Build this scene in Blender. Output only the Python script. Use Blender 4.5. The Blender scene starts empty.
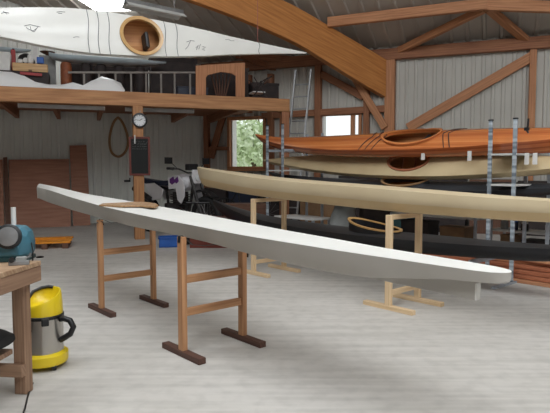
import bpy, bmesh, math, random
import numpy as np
from mathutils import Vector as V, Matrix

random.seed(7)
C = bpy.context.scene.collection
sc = bpy.context.scene
PI = math.pi

# ---------------------------------------------------------------- camera
F = 548.0                       # focal length in pixels of the 550 px wide frame
PITCH = math.atan(36.5 / F)
H = 1.3
CP, SP = math.cos(PITCH), math.sin(PITCH)
cam = bpy.data.cameras.new('camera')
cam.sensor_width = 36
cam.lens = 36 * F / 550
cam.clip_start = 0.05
cam.clip_end = 300
camo = bpy.data.objects.new('camera', cam)
camo.location = (0, 0, H)
camo.rotation_euler = (PI / 2 - PITCH, 0, 0)
C.objects.link(camo)
sc.camera = camo
sc.view_settings.view_transform = 'Standard'
sc.view_settings.look = 'None'
sc.view_settings.exposure = 0.0
sc.view_settings.gamma = 1.0
sc.view_settings.use_curve_mapping = False


# ---------------------------------------------------------------- survey helpers (photo measurements -> metres)
def ray(x, y):
    b = -(y - 206.5) / F
    return V(((x - 275) / F, CP + b * SP, -SP + b * CP))


def at(x, y, Y):
    r = ray(x, y)
    return V((0, 0, H)) + r * (Y / r.y)


def fl(x, y, z=0.0):
    r = ray(x, y)
    return V((0, 0, H)) + r * ((z - H) / r.z)


def hit(x, y, P, n):
    r = ray(x, y)
    o = V((0, 0, H))
    return o + r * ((V(P) - o).dot(n) / r.dot(n))


# the two walls and the roof plane
WA0, WAd = V((-1.83, 14.35, 0)), V((.944, .329, 0)).normalized()
WAn = V((WAd.y, -WAd.x, 0))            # towards the viewer
WB0, WBd = V((-1.83, 14.35, 0)), V((.927, -.375, 0)).normalized()
WBn = V((WBd.y, -WBd.x, 0))
RT = math.tan(math.radians(20))
RZ = 4.02
RIDGE = 9.2                     # the roof's ridge, metres in front of the right wall


def WA(x, y, off=0.0):
    return hit(x, y, WA0 + WAn * off, WAn)


def WB(x, y, off=0.0):
    return hit(x, y, WB0 + WBn * off, WBn)


def roof_z(x, y):
    v = (V((x, y, 0)) - WB0).dot(WBn)
    return RZ + RT * min(v, 2 * RIDGE - v)


def RP(x, y, off=0.0):
    n = V((-RT * WBn.x, -RT * WBn.y, 1))
    return hit(x, y, V((WB0.x, WB0.y, RZ - off)), n)


# ---------------------------------------------------------------- materials
def lin(c):
    return tuple((v / 12.92 if v <= .04045 else ((v + .055) / 1.055) ** 2.4) for v in [x / 255 for x in c]) + (1,)


MATS = {}


def mat(name, c, rough=.6, metal=0.0, c2=None, scale=8.0, bump=0.0, coat=0.0, stretch=None, coords='Object', detail=3, spec=.5, emit=None):
    if name in MATS:
        return MATS[name]
    m = bpy.data.materials.new(name)
    m.use_nodes = True
    nt = m.node_tree
    b = nt.nodes['Principled BSDF']
    b.inputs['Roughness'].default_value = rough
    b.inputs['Metallic'].default_value = metal
    b.inputs['Specular IOR Level'].default_value = spec
    b.inputs['Coat Weight'].default_value = coat
    b.inputs['Coat Roughness'].default_value = .12
    if emit:
        b.inputs['Emission Color'].default_value = lin(c)
        b.inputs['Emission Strength'].default_value = emit
    if c2 is None:
        c2 = tuple(min(255, max(0, int(v * .9))) for v in c)
    tc = nt.nodes.new('ShaderNodeTexCoord')
    mp = nt.nodes.new('ShaderNodeMapping')
    nt.links.new(tc.outputs[coords], mp.inputs[0])
    if stretch:
        mp.inputs['Scale'].default_value = stretch
    nz = nt.nodes.new('ShaderNodeTexNoise')
    nz.inputs['Scale'].default_value = scale
    nz.inputs['Detail'].default_value = detail
    nt.links.new(mp.outputs[0], nz.inputs['Vector'])
    rp = nt.nodes.new('ShaderNodeValToRGB')
    rp.color_ramp.elements[0].position = .32
    rp.color_ramp.elements[1].position = .68
    rp.color_ramp.elements[0].color = lin(c2)
    rp.color_ramp.elements[1].color = lin(c)
    nt.links.new(nz.outputs['Fac'], rp.inputs[0])
    nt.links.new(rp.outputs[0], b.inputs['Base Color'])
    if bump:
        bp = nt.nodes.new('ShaderNodeBump')
        bp.inputs['Strength'].default_value = bump
        bp.inputs['Distance'].default_value = .01
        nt.links.new(nz.outputs['Fac'], bp.inputs['Height'])
        nt.links.new(bp.outputs[0], b.inputs['Normal'])
    MATS[name] = m
    return m


def wood(name, c, c2, rough=.6, coat=0.0, fine=60):
    """grain runs along U (each bar is unwrapped along its own length)"""
    return mat(name, c, rough, c2=c2, scale=1.0, coat=coat, coords='UV', stretch=(1.6, fine, fine), bump=.15, detail=5)


def strip_wood(name, dark, mid, light, pitch=.022, rough=.25, coat=.6):
    """cedar strips running along a hull's length, each of its own tone"""
    if name in MATS:
        return MATS[name]
    m = bpy.data.materials.new(name)
    m.use_nodes = True
    nt = m.node_tree
    b = nt.nodes['Principled BSDF']
    b.inputs['Roughness'].default_value = rough
    b.inputs['Coat Weight'].default_value = coat
    b.inputs['Coat Roughness'].default_value = .1
    uv = nt.nodes.new('ShaderNodeTexCoord')
    sp = nt.nodes.new('ShaderNodeSeparateXYZ')
    nt.links.new(uv.outputs['UV'], sp.inputs[0])
    dv = nt.nodes.new('ShaderNodeMath'); dv.operation = 'DIVIDE'
    nt.links.new(sp.outputs['Y'], dv.inputs[0]); dv.inputs[1].default_value = pitch
    fr = nt.nodes.new('ShaderNodeMath'); fr.operation = 'FLOOR'
    nt.links.new(dv.outputs[0], fr.inputs[0])
    wn = nt.nodes.new('ShaderNodeTexWhiteNoise'); wn.noise_dimensions = '1D'
    nt.links.new(fr.outputs[0], wn.inputs['W'])
    mp = nt.nodes.new('ShaderNodeMapping'); mp.inputs['Scale'].default_value = (1.5, 90, 1)
    nt.links.new(uv.outputs['UV'], mp.inputs[0])
    nz = nt.nodes.new('ShaderNodeTexNoise'); nz.inputs['Scale'].default_value = 1; nz.inputs['Detail'].default_value = 4
    nt.links.new(mp.outputs[0], nz.inputs['Vector'])
    mx = nt.nodes.new('ShaderNodeMath'); mx.operation = 'MULTIPLY_ADD'
    nt.links.new(nz.outputs['Fac'], mx.inputs[0]); mx.inputs[1].default_value = .5
    ml = nt.nodes.new('ShaderNodeMath'); ml.operation = 'MULTIPLY'
    nt.links.new(wn.outputs['Value'], ml.inputs[0]); ml.inputs[1].default_value = .55
    nt.links.new(ml.outputs[0], mx.inputs[2])
    rp = nt.nodes.new('ShaderNodeValToRGB')
    rp.color_ramp.elements[0].position = .2; rp.color_ramp.elements[0].color = lin(dark)
    rp.color_ramp.elements[1].position = .85; rp.color_ramp.elements[1].color = lin(light)
    e = rp.color_ramp.elements.new(.5); e.color = lin(mid)
    nt.links.new(mx.outputs[0], rp.inputs[0])
    nt.links.new(rp.outputs[0], b.inputs['Base Color'])
    MATS[name] = m
    return m


def floor_mat():
    m = bpy.data.materials.new('brushed_concrete')
    m.use_nodes = True
    nt = m.node_tree
    b = nt.nodes['Principled BSDF']
    b.inputs['Roughness'].default_value = .62
    b.inputs['Specular IOR Level'].default_value = .35
    tc = nt.nodes.new('ShaderNodeTexCoord')
    def noise(scale, detail, stretch=None, rotz=0.0):
        mp = nt.nodes.new('ShaderNodeMapping')
        mp.inputs['Rotation'].default_value = (0, 0, rotz)
        if stretch: mp.inputs['Scale'].default_value = stretch
        nt.links.new(tc.outputs['Object'], mp.inputs[0])
        n = nt.nodes.new('ShaderNodeTexNoise')
        n.inputs['Scale'].default_value = scale; n.inputs['Detail'].default_value = detail
        nt.links.new(mp.outputs[0], n.inputs['Vector'])
        return n
    a = math.atan2(.66, .75)
    n1 = noise(.55, 4)
    n2 = noise(1.0, 4, (.8, 14, 1), -a)
    n3 = noise(9, 6)
    def ramp(n, lo, hi, c0, c1):
        r = nt.nodes.new('ShaderNodeValToRGB')
        r.color_ramp.elements[0].position = lo; r.color_ramp.elements[1].position = hi
        r.color_ramp.elements[0].color = c0; r.color_ramp.elements[1].color = c1
        nt.links.new(n.outputs['Fac'], r.inputs[0]); return r
    r1 = ramp(n1, .35, .65, lin((190, 186, 180)), lin((204, 200, 195)))
    r2 = ramp(n2, .34, .6, (.86, .86, .855, 1), (1, 1, 1, 1))
    r3 = ramp(n3, .3, .55, (.88, .88, .88, 1), (1, 1, 1, 1))
    def mul(x, y):
        k = nt.nodes.new('ShaderNodeMix'); k.data_type = 'RGBA'; k.blend_type = 'MULTIPLY'
        k.inputs['Factor'].default_value = 1
        nt.links.new(x, k.inputs['A']); nt.links.new(y, k.inputs['B']); return k.outputs['Result']
    o = mul(mul(r1.outputs[0], r2.outputs[0]), r3.outputs[0])
    nt.links.new(o, b.inputs['Base Color'])
    bp = nt.nodes.new('ShaderNodeBump'); bp.inputs['Strength'].default_value = .04; bp.inputs['Distance'].default_value = .01
    nt.links.new(n2.outputs['Fac'], bp.inputs['Height']); nt.links.new(bp.outputs[0], b.inputs['Normal'])
    return m


def glass_mat():
    m = bpy.data.materials.new('window_glass')
    m.use_nodes = True
    nt = m.node_tree
    nt.nodes.remove(nt.nodes['Principled BSDF'])
    t = nt.nodes.new('ShaderNodeBsdfTransparent'); t.inputs[0].default_value = (.93, .96, .95, 1)
    g = nt.nodes.new('ShaderNodeBsdfGlossy'); g.inputs['Roughness'].default_value = .02
    fz = nt.nodes.new('ShaderNodeFresnel'); fz.inputs[0].default_value = 1.45
    mx = nt.nodes.new('ShaderNodeMixShader')
    nt.links.new(fz.outputs[0], mx.inputs[0]); nt.links.new(t.outputs[0], mx.inputs[1]); nt.links.new(g.outputs[0], mx.inputs[2])
    nt.links.new(mx.outputs[0], nt.nodes['Material Output'].inputs[0])
    return m


def film_mat():
    m = bpy.data.materials.new('plastic_film')
    m.use_nodes = True
    nt = m.node_tree
    b = nt.nodes['Principled BSDF']
    b.inputs['Base Color'].default_value = lin((242, 242, 242))
    b.inputs['Roughness'].default_value = .3
    b.inputs['Alpha'].default_value = .93
    return m


M = dict(
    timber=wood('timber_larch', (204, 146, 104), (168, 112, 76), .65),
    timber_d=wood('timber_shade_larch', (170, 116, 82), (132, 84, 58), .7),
    glulam=wood('glulam_spruce', (208, 142, 78), (178, 112, 56), .55, fine=26),
    mezz=wood('mezzanine_spruce', (190, 138, 92), (156, 106, 66), .6, fine=30),
    oak=wood('stand_redwood', (196, 148, 106), (160, 112, 76), .55),
    footwood=wood('stand_dark_foot', (98, 66, 54), (70, 46, 38), .6),
    pine=wood('stand_pale_pine', (226, 200, 164), (202, 172, 132), .55),
    bench=wood('bench_timber', (166, 134, 108), (126, 96, 76), .7),
    benchtop=wood('bench_top_timber', (190, 162, 132), (150, 118, 90), .7),
    ply=wood('plywood_red', (178, 128, 104), (154, 106, 84), .65, fine=18),
    plyedge=wood('plywood_dark', (112, 78, 60), (88, 58, 44), .7),
    ash=wood('bent_ash', (176, 140, 100), (146, 110, 74), .5),
    coam=wood('coaming_ash', (206, 166, 108), (176, 134, 82), .4, coat=.3),
    redplank=wood('red_cedar_plank', (178, 112, 80), (138, 80, 54), .6, fine=30),
    redplank2=wood('pale_cedar_plank', (204, 150, 112), (172, 116, 82), .6, fine=30),
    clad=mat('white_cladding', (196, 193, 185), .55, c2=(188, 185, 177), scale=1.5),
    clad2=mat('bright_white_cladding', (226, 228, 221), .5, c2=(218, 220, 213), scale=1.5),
    roof=mat('grey_roof_sheet', (190, 184, 175), .6, c2=(180, 174, 165), scale=1.2),
    white=mat('white_primer', (228, 227, 222), .55, c2=(221, 220, 215), scale=2.5),
    hull_shade=mat('shaded_hull_white', (180, 175, 168), .6, c2=(170, 165, 157), scale=2.0),  # white hull, greyed so that its sides carry their shade in the colour
    gel=mat('white_gelcoat', (222, 221, 216), .4, c2=(214, 213, 208), scale=2.0, coat=.3),
    tan=mat('tan_skin', (216, 199, 166), .55, c2=(206, 187, 153), scale=1.6),
    tan2=mat('tan_skin_bottom', (212, 186, 142), .5, c2=(200, 174, 130), scale=1.6),
    beige=mat('beige_skin', (204, 184, 146), .5, c2=(190, 168, 130), scale=1.6),
    black=mat('black_skin', (26, 26, 30), .4, c2=(20, 20, 24), scale=3),
    darkdeck=mat('charcoal_deck', (52, 52, 53), .5, c2=(42, 42, 43), scale=3),
    slate=mat('slate_hull', (54, 56, 60), .5, c2=(44, 46, 50), scale=3),
    cedar=strip_wood('cedar_strips', (172, 92, 48), (200, 116, 62), (218, 142, 84)),
    cedar_d=strip_wood('cedar_strips_dark', (150, 74, 40), (178, 92, 48), (196, 112, 62)),
    cedar_in=strip_wood('cedar_inside', (132, 80, 44), (176, 116, 68), (204, 148, 92), pitch=.05, rough=.5, coat=0),
    galv=mat('galvanised_steel', (186, 194, 202), .5, metal=.35, c2=(166, 174, 184), scale=22),
    slotted=mat('slotted_steel', (190, 200, 208), .5, metal=.3, c2=(112, 122, 132), scale=1.0, coords='UV', stretch=(26, 1, 1), detail=0),
    alu=mat('aluminium', (176, 178, 180), .5, metal=.5, c2=(156, 158, 160), scale=10),
    aludull=mat('dull_aluminium', (138, 132, 126), .6, metal=.3, c2=(120, 114, 108), scale=10),
    lamp=mat('lamp_housing', (205, 205, 202), .4, scale=3),
    steel=mat('stainless_steel', (190, 186, 180), .28, metal=.9, c2=(160, 156, 152), scale=6, stretch=(1, 1, .1)),
    yellow=mat('yellow_plastic', (232, 204, 30), .4, c2=(224, 194, 24), scale=4, coat=.2),
    blackp=mat('black_plastic', (26, 26, 28), .45, c2=(20, 20, 22), scale=8),
    rubber=mat('black_rubber', (30, 30, 31), .75, c2=(22, 22, 23), scale=12),
    teal=mat('teal_enamel', (64, 116, 134), .45, c2=(54, 102, 120), scale=5, coat=.2),
    teald=mat('dark_teal_case', (38, 72, 74), .5, c2=(30, 60, 62), scale=5),
    greym=mat('grey_metal', (150, 150, 150), .4, metal=.5, c2=(128, 128, 128), scale=10),
    blue=mat('blue_crate', (36, 92, 172), .5, c2=(30, 80, 156), scale=5),
    orange=mat('orange_paint', (232, 150, 36), .5, c2=(214, 130, 26), scale=6),
    navy=mat('navy_vinyl', (34, 42, 62), .5, c2=(28, 34, 52), scale=8),
    purple=mat('purple_decal', (98, 40, 120), .5, scale=5),
    bikewhite=mat('bike_white', (222, 220, 222), .35, c2=(212, 210, 214), scale=4, coat=.3),
    engine=mat('engine_metal', (86, 84, 84), .45, metal=.7, c2=(56, 54, 54), scale=14),
    rust=mat('rusty_orange', (150, 84, 48), .6, c2=(116, 62, 38), scale=9),
    chalk=mat('chalkboard', (22, 25, 24), .7, c2=(17, 20, 19), scale=6),
    chalkmark=mat('chalk_marks', (120, 124, 122), .9, scale=10),
    redframe=wood('red_frame', (122, 58, 46), (96, 42, 34), .5),
    clockface=mat('clock_face', (226, 228, 230), .5, c2=(220, 222, 224), scale=3),
    pencil=mat('pencil_marks', (96, 96, 100), .8, scale=5),
    cord=mat('grey_cord', (110, 112, 116), .8, scale=20),
    redcord=mat('red_cord', (150, 84, 76), .8, scale=20),
    red=mat('red_paint', (168, 44, 44), .5, scale=5),
    paper=mat('off_white_card', (226, 224, 220), .6, scale=5),
    box=mat('brown_card', (148, 116, 84), .75, c2=(130, 100, 72), scale=6),
    grey=mat('grey_cloth', (150, 152, 150), .8, c2=(132, 134, 132), scale=5),
    paleblue=mat('pale_blue_hull', (176, 190, 196), .45, c2=(164, 178, 184), scale=3),
    darkbox=mat('dark_storage', (58, 48, 46), .75, c2=(42, 36, 36), scale=6),
    bark=mat('bark', (96, 80, 62), .85, scale=9),
    leafm=mat('leaf_green', (228, 236, 212), .7, c2=(204, 220, 176), scale=1.2),
    grass=mat('outdoor_grass', (188, 194, 164), .9, c2=(172, 182, 146), scale=.8),
    glass=glass_mat(), film=film_mat(), concrete=floor_mat(),
)


# ---------------------------------------------------------------- object helpers
def tag(o, label=None, cat=None, group=None, kind=None):
    if label: o['label'] = label
    if cat: o['category'] = cat
    if group: o['group'] = group
    if kind: o['kind'] = kind
    return o


def empty(name, loc=(0, 0, 0), x=None, z=None):
    """an Empty; x = its local x direction, z = its local up"""
    o = bpy.data.objects.new(name, None)
    o.empty_display_size = .1
    zz = V(z).normalized() if z is not None else V((0, 0, 1))
    xx = V(x).normalized() if x is not None else V((1, 0, 0))
    yy = zz.cross(xx).normalized()
    xx = yy.cross(zz).normalized()
    R = Matrix((xx, yy, zz)).transposed().to_4x4()
    o.matrix_world = Matrix.Translation(V(loc)) @ R
    o.rotation_mode = 'XYZ'
    C.objects.link(o)
    return o


def thing(name, label, cat, loc=(0, 0, 0), x=None, z=None, group=None):
    return tag(empty(name, loc, x, z), label, cat, group)


class MB:
    def __init__(self):
        self.v, self.f, self.uv = [], [], []

    def add(self, verts, faces, uvs=None):
        n = len(self.v)
        self.v += [tuple(p) for p in verts]
        self.uv += uvs if uvs else [(p[0], p[1]) for p in verts]
        self.f += [tuple(n + i for i in f) for f in faces]
        return self

    def box(self, c, s, x=None, z=None):
        zz = V(z).normalized() if z is not None else V((0, 0, 1))
        xx = V(x).normalized() if x is not None else V((1, 0, 0))
        yy = zz.cross(xx).normalized(); xx = yy.cross(zz).normalized()
        c = V(c); off = random.random() * 9
        vs, uv = [], []
        long = max(range(3), key=lambda i: s[i])
        for k in (-1, 1):
            for j in (-1, 1):
                for i in (-1, 1):
                    l = (i * s[0] / 2, j * s[1] / 2, k * s[2] / 2)
                    vs.append(c + xx * l[0] + yy * l[1] + zz * l[2])
                    o = [l[q] for q in range(3) if q != long]
                    uv.append((l[long] + off, o[0] + o[1] * .63 + off))
        return self.add(vs, [(0, 2, 3, 1), (4, 5, 7, 6), (0, 1, 5, 4), (2, 6, 7, 3), (0, 4, 6, 2), (1, 3, 7, 5)], uv)

    def bar(self, p, q, w, h, up=(0, 0, 1)):
        """rectangular bar from p to q; h measured along up, w across"""
        p, q = V(p), V(q)
        d = q - p
        u = V(up)
        if abs(d.normalized().dot(u.normalized())) > .98:
            u = V((0, 1, 0)) if abs(d.normalized().y) < .9 else V((1, 0, 0))
        z = (u - d.normalized() * u.dot(d.normalized())).normalized()
        return self.box((p + q) / 2, (d.length, w, h), x=d, z=z)

    def loft(self, rings, closed=True, caps=True, ulen=None):
        n = len(rings[0]); vs, fs, uv = [], [], []
        u = 0.0
        for i, r in enumerate(rings):
            if i:
                u += (V(r[0]) - V(rings[i - 1][0])).length
            vv = 0.0
            for j, p in enumerate(r):
                if j: vv += (V(p) - V(r[j - 1])).length
                vs.append(p); uv.append((u, vv))
        m = n if closed else n - 1
        for i in range(len(rings) - 1):
            for j in range(m):
                a, b = i * n + j, i * n + (j + 1) % n
                fs.append((a, b, b + n, a + n))
        if caps and closed:
            fs.append(tuple(range(n - 1, -1, -1)))
            fs.append(tuple((len(rings) - 1) * n + j for j in range(n)))
        return self.add(vs, fs, uv)

    def tube(self, pts, r, n=8, closed=False, ry=None, up=None):
        pts = [V(p) for p in pts]
        rings = []
        N = len(pts)
        prev = None
        for i, p in enumerate(pts):
            if closed:
                d = (pts[(i + 1) % N] - pts[i - 1]).normalized()
            else:
                d = (pts[min(i + 1, N - 1)] - pts[max(i - 1, 0)]).normalized()
            if prev is None:
                a = V(up) if up is not None else (V((0, 0, 1)) if abs(d.z) < .9 else V((1, 0, 0)))
            else:
                a = prev
            a = (a - d * a.dot(d)).normalized()
            prev = a if up is None else V(up)
            b = d.cross(a)
            rr = r[i] if isinstance(r, (list, tuple)) else r
            r2 = ry if ry is not None else rr
            rings.append([p + a * (rr * math.cos(2 * PI * k / n)) + b * (r2 * math.sin(2 * PI * k / n)) for k in range(n)])
        if closed:
            rings.append(rings[0])
        return self.loft(rings, True, not closed)

    def lathe(self, prof, c=(0, 0, 0), axis=(0, 0, 1), n=28, sx=1.0, caps=True):
        ax = V(axis).normalized()
        a = V((1, 0, 0)) if abs(ax.x) < .9 else V((0, 1, 0))
        a = (a - ax * a.dot(ax)).normalized(); b = ax.cross(a)
        rings = [[V(c) + ax * z + a * (r * sx * math.cos(2 * PI * k / n)) + b * (r * math.sin(2 * PI * k / n)) for k in range(n)] for r, z in prof]
        return self.loft(rings, True, caps)

    def prism(self, poly, n, depth):
        """closed outline (3-D points, planar) given thickness along n"""
        n = V(n).normalized() * depth
        k = len(poly)
        vs = [V(p) for p in poly] + [V(p) + n for p in poly]
        fs = [tuple(range(k - 1, -1, -1)), tuple(range(k, 2 * k))] + [(i, (i + 1) % k, k + (i + 1) % k, k + i) for i in range(k)]
        e = (vs[1] - vs[0]).normalized(); g = n.normalized().cross(e)
        return self.add(vs, fs, [(p.dot(e), p.dot(g)) for p in vs])

    def build(self, name, m, parent=None, smooth=False, bevel=0.0, world=False, origin=None, sub=0, solid=0.0):
        vs = [V(p) for p in self.v]
        if world and parent is not None:
            inv = parent.matrix_world.inverted()
            q = parent.parent
            if q is not None:
                inv = (q.matrix_world @ parent.matrix_local).inverted()
            vs = [inv @ p for p in vs]
        o_loc = V((0, 0, 0))
        if parent is None:
            if origin is None:
                xs = [p.x for p in vs]; ys = [p.y for p in vs]; zs = [p.z for p in vs]
                origin = ((min(xs) + max(xs)) / 2, (min(ys) + max(ys)) / 2, min(zs))
            o_loc = V(origin)
            vs = [p - o_loc for p in vs]
        me = bpy.data.meshes.new(name)
        me.from_pydata(vs, [], self.f)
        ul = me.uv_layers.new(name='UVMap')
        for l in me.loops:
            ul.data[l.index].uv = self.uv[l.vertex_index]
        bm = bmesh.new(); bm.from_mesh(me)
        bmesh.ops.recalc_face_normals(bm, faces=bm.faces)
        bm.to_mesh(me); bm.free()
        me.materials.append(m)
        if smooth:
            for p in me.polygons: p.use_smooth = True
        o = bpy.data.objects.new(name, me)
        C.objects.link(o)
        o.location = o_loc
        if parent is not None:
            o.parent = parent
        if solid:
            s = o.modifiers.new('solid', 'SOLIDIFY'); s.thickness = solid; s.offset = 0
        if bevel:
            b = o.modifiers.new('bevel', 'BEVEL'); b.width = bevel; b.segments = 2; b.limit_method = 'ANGLE'
        if sub:
            s = o.modifiers.new('sub', 'SUBSURF'); s.levels = sub; s.render_levels = sub
        if smooth:
            me.set_sharp_from_angle(angle=math.radians(40))
        return o


def copy_tree(o, parent=None):
    c = o.copy()
    C.objects.link(c)
    if parent is not None:
        c.parent = parent
    for ch in list(o.children):
        copy_tree(ch, c)
    return c


def relabel(o, label):
    o['label'] = label
    return o


def catmull(pts, ts):
    """smooth interpolation of rows (t, a, b, ...) at ts"""
    A = np.array(pts, float)
    out = []
    for t in ts:
        i = int(np.clip(np.searchsorted(A[:, 0], t) - 1, 0, len(A) - 2))
        p1, p2 = A[i], A[i + 1]
        h = p2[0] - p1[0]
        m1 = (p2 - A[i - 1]) / (p2[0] - A[i - 1][0]) if i > 0 else (p2 - p1) / h
        m2 = (A[i + 2] - p1) / (A[i + 2][0] - p1[0]) if i + 2 < len(A) else (p2 - p1) / h
        s = (t - p1[0]) / h
        r = (2 * s**3 - 3 * s**2 + 1) * p1 + (s**3 - 2 * s**2 + s) * h * m1 + (-2 * s**3 + 3 * s**2) * p2 + (s**3 - s**2) * h * m2
        out.append(r)
    return np.array(out)


# ================================================================= THE SETTING
def structure(o, label=None, cat=None):
    o['kind'] = 'structure'
    if label: o['label'] = label
    if cat: o['category'] = cat
    return o


b = MB()
b.add([(-14, -9, 0), (16, -9, 0), (16, 17, 0), (-14, 17, 0)], [(0, 1, 2, 3)])
structure(b.build('floor', M['concrete'], origin=(0, 0, 0)), 'pale grey brushed concrete workshop floor', 'floor')


def ribbed(b, P0, d, n, u0, u1, ztop, holes=(), pitch=.20, rib=.045, depth=.022, zbot=0.0):
    """upright cladding with vertical ribs, openings left out"""
    us, offs = [], []
    u = u0
    edges = sorted({h[0] for h in holes} | {h[1] for h in holes})
    pts = []
    while u < u1:
        for du, o in ((0, 0), (pitch - 2 * rib, 0), (pitch - 1.6 * rib, depth), (pitch - .4 * rib, depth)):
            if u + du < u1: pts.append((u + du, o))
        u += pitch
    pts.append((u1, 0))
    pts += [(e, 0) for e in edges if u0 < e < u1]
    pts.sort()
    for (a, oa), (c, oc) in zip(pts, pts[1:]):
        if c - a < 1e-4: continue
        mid = (a + c) / 2
        spans = [(zbot, None)]
        for h in holes:
            if h[0] - 1e-4 <= mid <= h[1] + 1e-4:
                spans = [(zbot, h[2]), (h[3], None)]
        for z0, z1 in spans:
            q = [P0 + d * a + n * oa, P0 + d * c + n * oc]
            za = ztop(q[0]) if z1 is None else z1
            zc = ztop(q[1]) if z1 is None else z1
            b.add([(q[0].x, q[0].y, z0), (q[1].x, q[1].y, z0), (q[1].x, q[1].y, zc), (q[0].x, q[0].y, za)], [(0, 1, 2, 3)])


def along(d, P, X):
    return (V((X.x, X.y, 0)) - P).dot(d)


# windows in the right wall: measured from their panes
def win_hole(x0, y0, x1, y1):
    p, q = WB(x0, y1), WB(x1, y0)
    return (along(WBd, WB0, p), along(WBd, WB0, q), p.z, q.z)


HW = [win_hole(229.5, 116, 265.5, 169.5), win_hole(319.5, 111.5, 361, 160)]
b = MB()
ribbed(b, WA0, WAd, WAn, -13.5, 0, lambda p: roof_z(p.x, p.y) + .07)
structure(b.build('wall_back', M['clad2']), 'white ribbed metal cladding wall under and above the mezzanine', 'wall')
b = MB()
ribbed(b, WB0, WBd, WBn, 0, 16, lambda p: RZ + .07, HW)
structure(b.build('wall_right', M['clad']), 'white ribbed cladding wall with windows behind the boat rack', 'wall')
b = MB()
b.box((-12.9, 2, 2.5), (.12, 22, 5))  # stands out of view, added to keep outside light off the left
structure(b.build('wall_left', M['clad']), 'unseen white clad wall added on the left side to block light', 'wall')

# unseen gable behind the camera, added to cut outside fill, with open sliding door
b = MB()
def gz(x): return roof_z(x, -5.5) - .03
for x0, x1, z0 in ((-12.8, 1.0, 0), (1.0, 6.0, 2.8), (6.0, 13, 0)):
    b.add([(x0, -5.5, z0), (x1, -5.5, z0), (x1, -5.5, gz(x1)), (x0, -5.5, gz(x0))], [(0, 1, 2, 3)])
structure(b.build('wall_front', M['plyedge'], solid=.05), 'unseen dark wall with a wide open door, added behind the viewer to cut fill light', 'wall')
b = MB()
b.add([(13, -5.5, 0), (13, 12, 0), (13, 12, roof_z(13, 12)), (13, -5.5, gz(13))], [(0, 1, 2, 3)])  # out of view, its dark boarding chosen to cut bounced light
structure(b.build('wall_side', M['plyedge'], solid=.05), 'unseen wall far to the right of the viewer, kept dark to cut bounced light', 'wall')

# roof: ribs running down the slope
b = MB()
pitch = .33
u = -13.0
prof = []
while u < 20:
    prof += [(u, 0), (u + pitch - .08, 0), (u + pitch - .065, -.035), (u + pitch - .02, -.035)]
    u += pitch
ra, rm, rb = WB0 - WBn * .35, WB0 + WBn * RIDGE, WB0 + WBn * 20.5
vs = []
for (uu, dz) in prof:
    for P in (ra, rm, rb):
        q = P + WBd * uu
        vs.append((q.x, q.y, roof_z(q.x, q.y) + dz + .06))
b.add(vs, [(3 * i + k, 3 * i + k + 1, 3 * i + k + 4, 3 * i + k + 3) for i in range(len(prof) - 1) for k in (0, 1)])
structure(b.build('ceiling', M['roof'], solid=.02), 'grey ribbed metal sheet roof seen from below', 'ceiling')


# skylights: translucent roof panels
def skylight_mat():
    m = bpy.data.materials.new('translucent_roof_panel')
    m.use_nodes = True
    nt = m.node_tree
    b = nt.nodes['Principled BSDF']
    b.inputs['Base Color'].default_value = lin((235, 240, 242))
    b.inputs['Emission Color'].default_value = (.93, .97, 1.0, 1)
    b.inputs['Emission Strength'].default_value = SKY
    return m


SKY = 12.6
skm = skylight_mat()


def skylight(n, quad):
    b = MB()
    b.prism(quad, (0, 0, 1), .02)
    structure(b.build('window_%d' % n, skm), 'translucent daylight panel let into the metal roof', 'skylight')


def roof_pt(u, v, off=.05):
    q = WB0 + WBd * u + WBn * v
    return V((q.x, q.y, roof_z(q.x, q.y) - off))


skylight(1, [RP(76, -2, .04), RP(84, -10, .04), RP(116, -10, .04), RP(137, 10.5, .04), RP(97, 11.5, .04)])
n = 2
for (u0, v0, v1) in ((1.6, 9.6, 12.2), (5.2, 9.6, 13.6), (8.4, 9.6, 14.2), (11.4, 9.6, 14.2)):  # glowing panels out of view, added for light from above
    skylight(n, [roof_pt(u0, v0), roof_pt(u0 + 1.15, v0), roof_pt(u0 + 1.15, v1), roof_pt(u0, v1)])
    n += 1


# windows of the right wall
def make_window(n, hole, mull=None, label=''):
    u0, u1, z0, z1 = hole
    def P(u, z, off=0): 
        q = WB0 + WBd * u + WBn * off
        return V((q.x, q.y, z))
    root = empty('window_%d' % n, P((u0 + u1) / 2, z0), x=WBd)
    structure(root, label, 'window')
    f = MB()
    t = .075
    f.bar(P(u0 - .03, z0 + t / 2), P(u1 + .03, z0 + t / 2), .14, t)
    f.bar(P(u0 - .03, z1 - t / 2), P(u1 + .03, z1 - t / 2), .14, t)
    f.bar(P(u0 + t / 2 - .03, z0), P(u0 + t / 2 - .03, z1), t, .14, up=WBn)
    f.bar(P(u1 - t / 2 + .03, z0), P(u1 - t / 2 + .03, z1), t, .14, up=WBn)
    if mull:
        f.bar(P(mull, z0), P(mull, z1), .09, .12, up=WBn)
    f.build('window_frame', M['timber'], root, world=True)
    g = MB()
    g.add([P(u0, z0, -.02), P(u1, z0, -.02), P(u1, z1, -.02), P(u0, z1, -.02)], [(0, 1, 2, 3)])
    g.build('pane', M['glass'], root, world=True)
    r_ = MB()
    r_.box(P(u0 + .075, (z0 + z1) / 2, -.13), (.02, .24, z1 - z0 - .1), x=WBd)
    tag(r_.build('reveal_board', M['paper'], root, world=True), 'white lining board beside the pane')
    s = MB()
    s.bar(P(u0 - .1, z0 - .02, .06), P(u1 + .1, z0 - .02, .06), .2, .035)
    s.build('window_sill', M['timber'], root, world=True)


make_window(6, HW[0], None, 'timber framed window looking out on greenery')
make_window(7, HW[1], along(WBd, WB0, WB(353, 120)), 'timber framed window with bright daylight behind the orange kayak')


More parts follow.
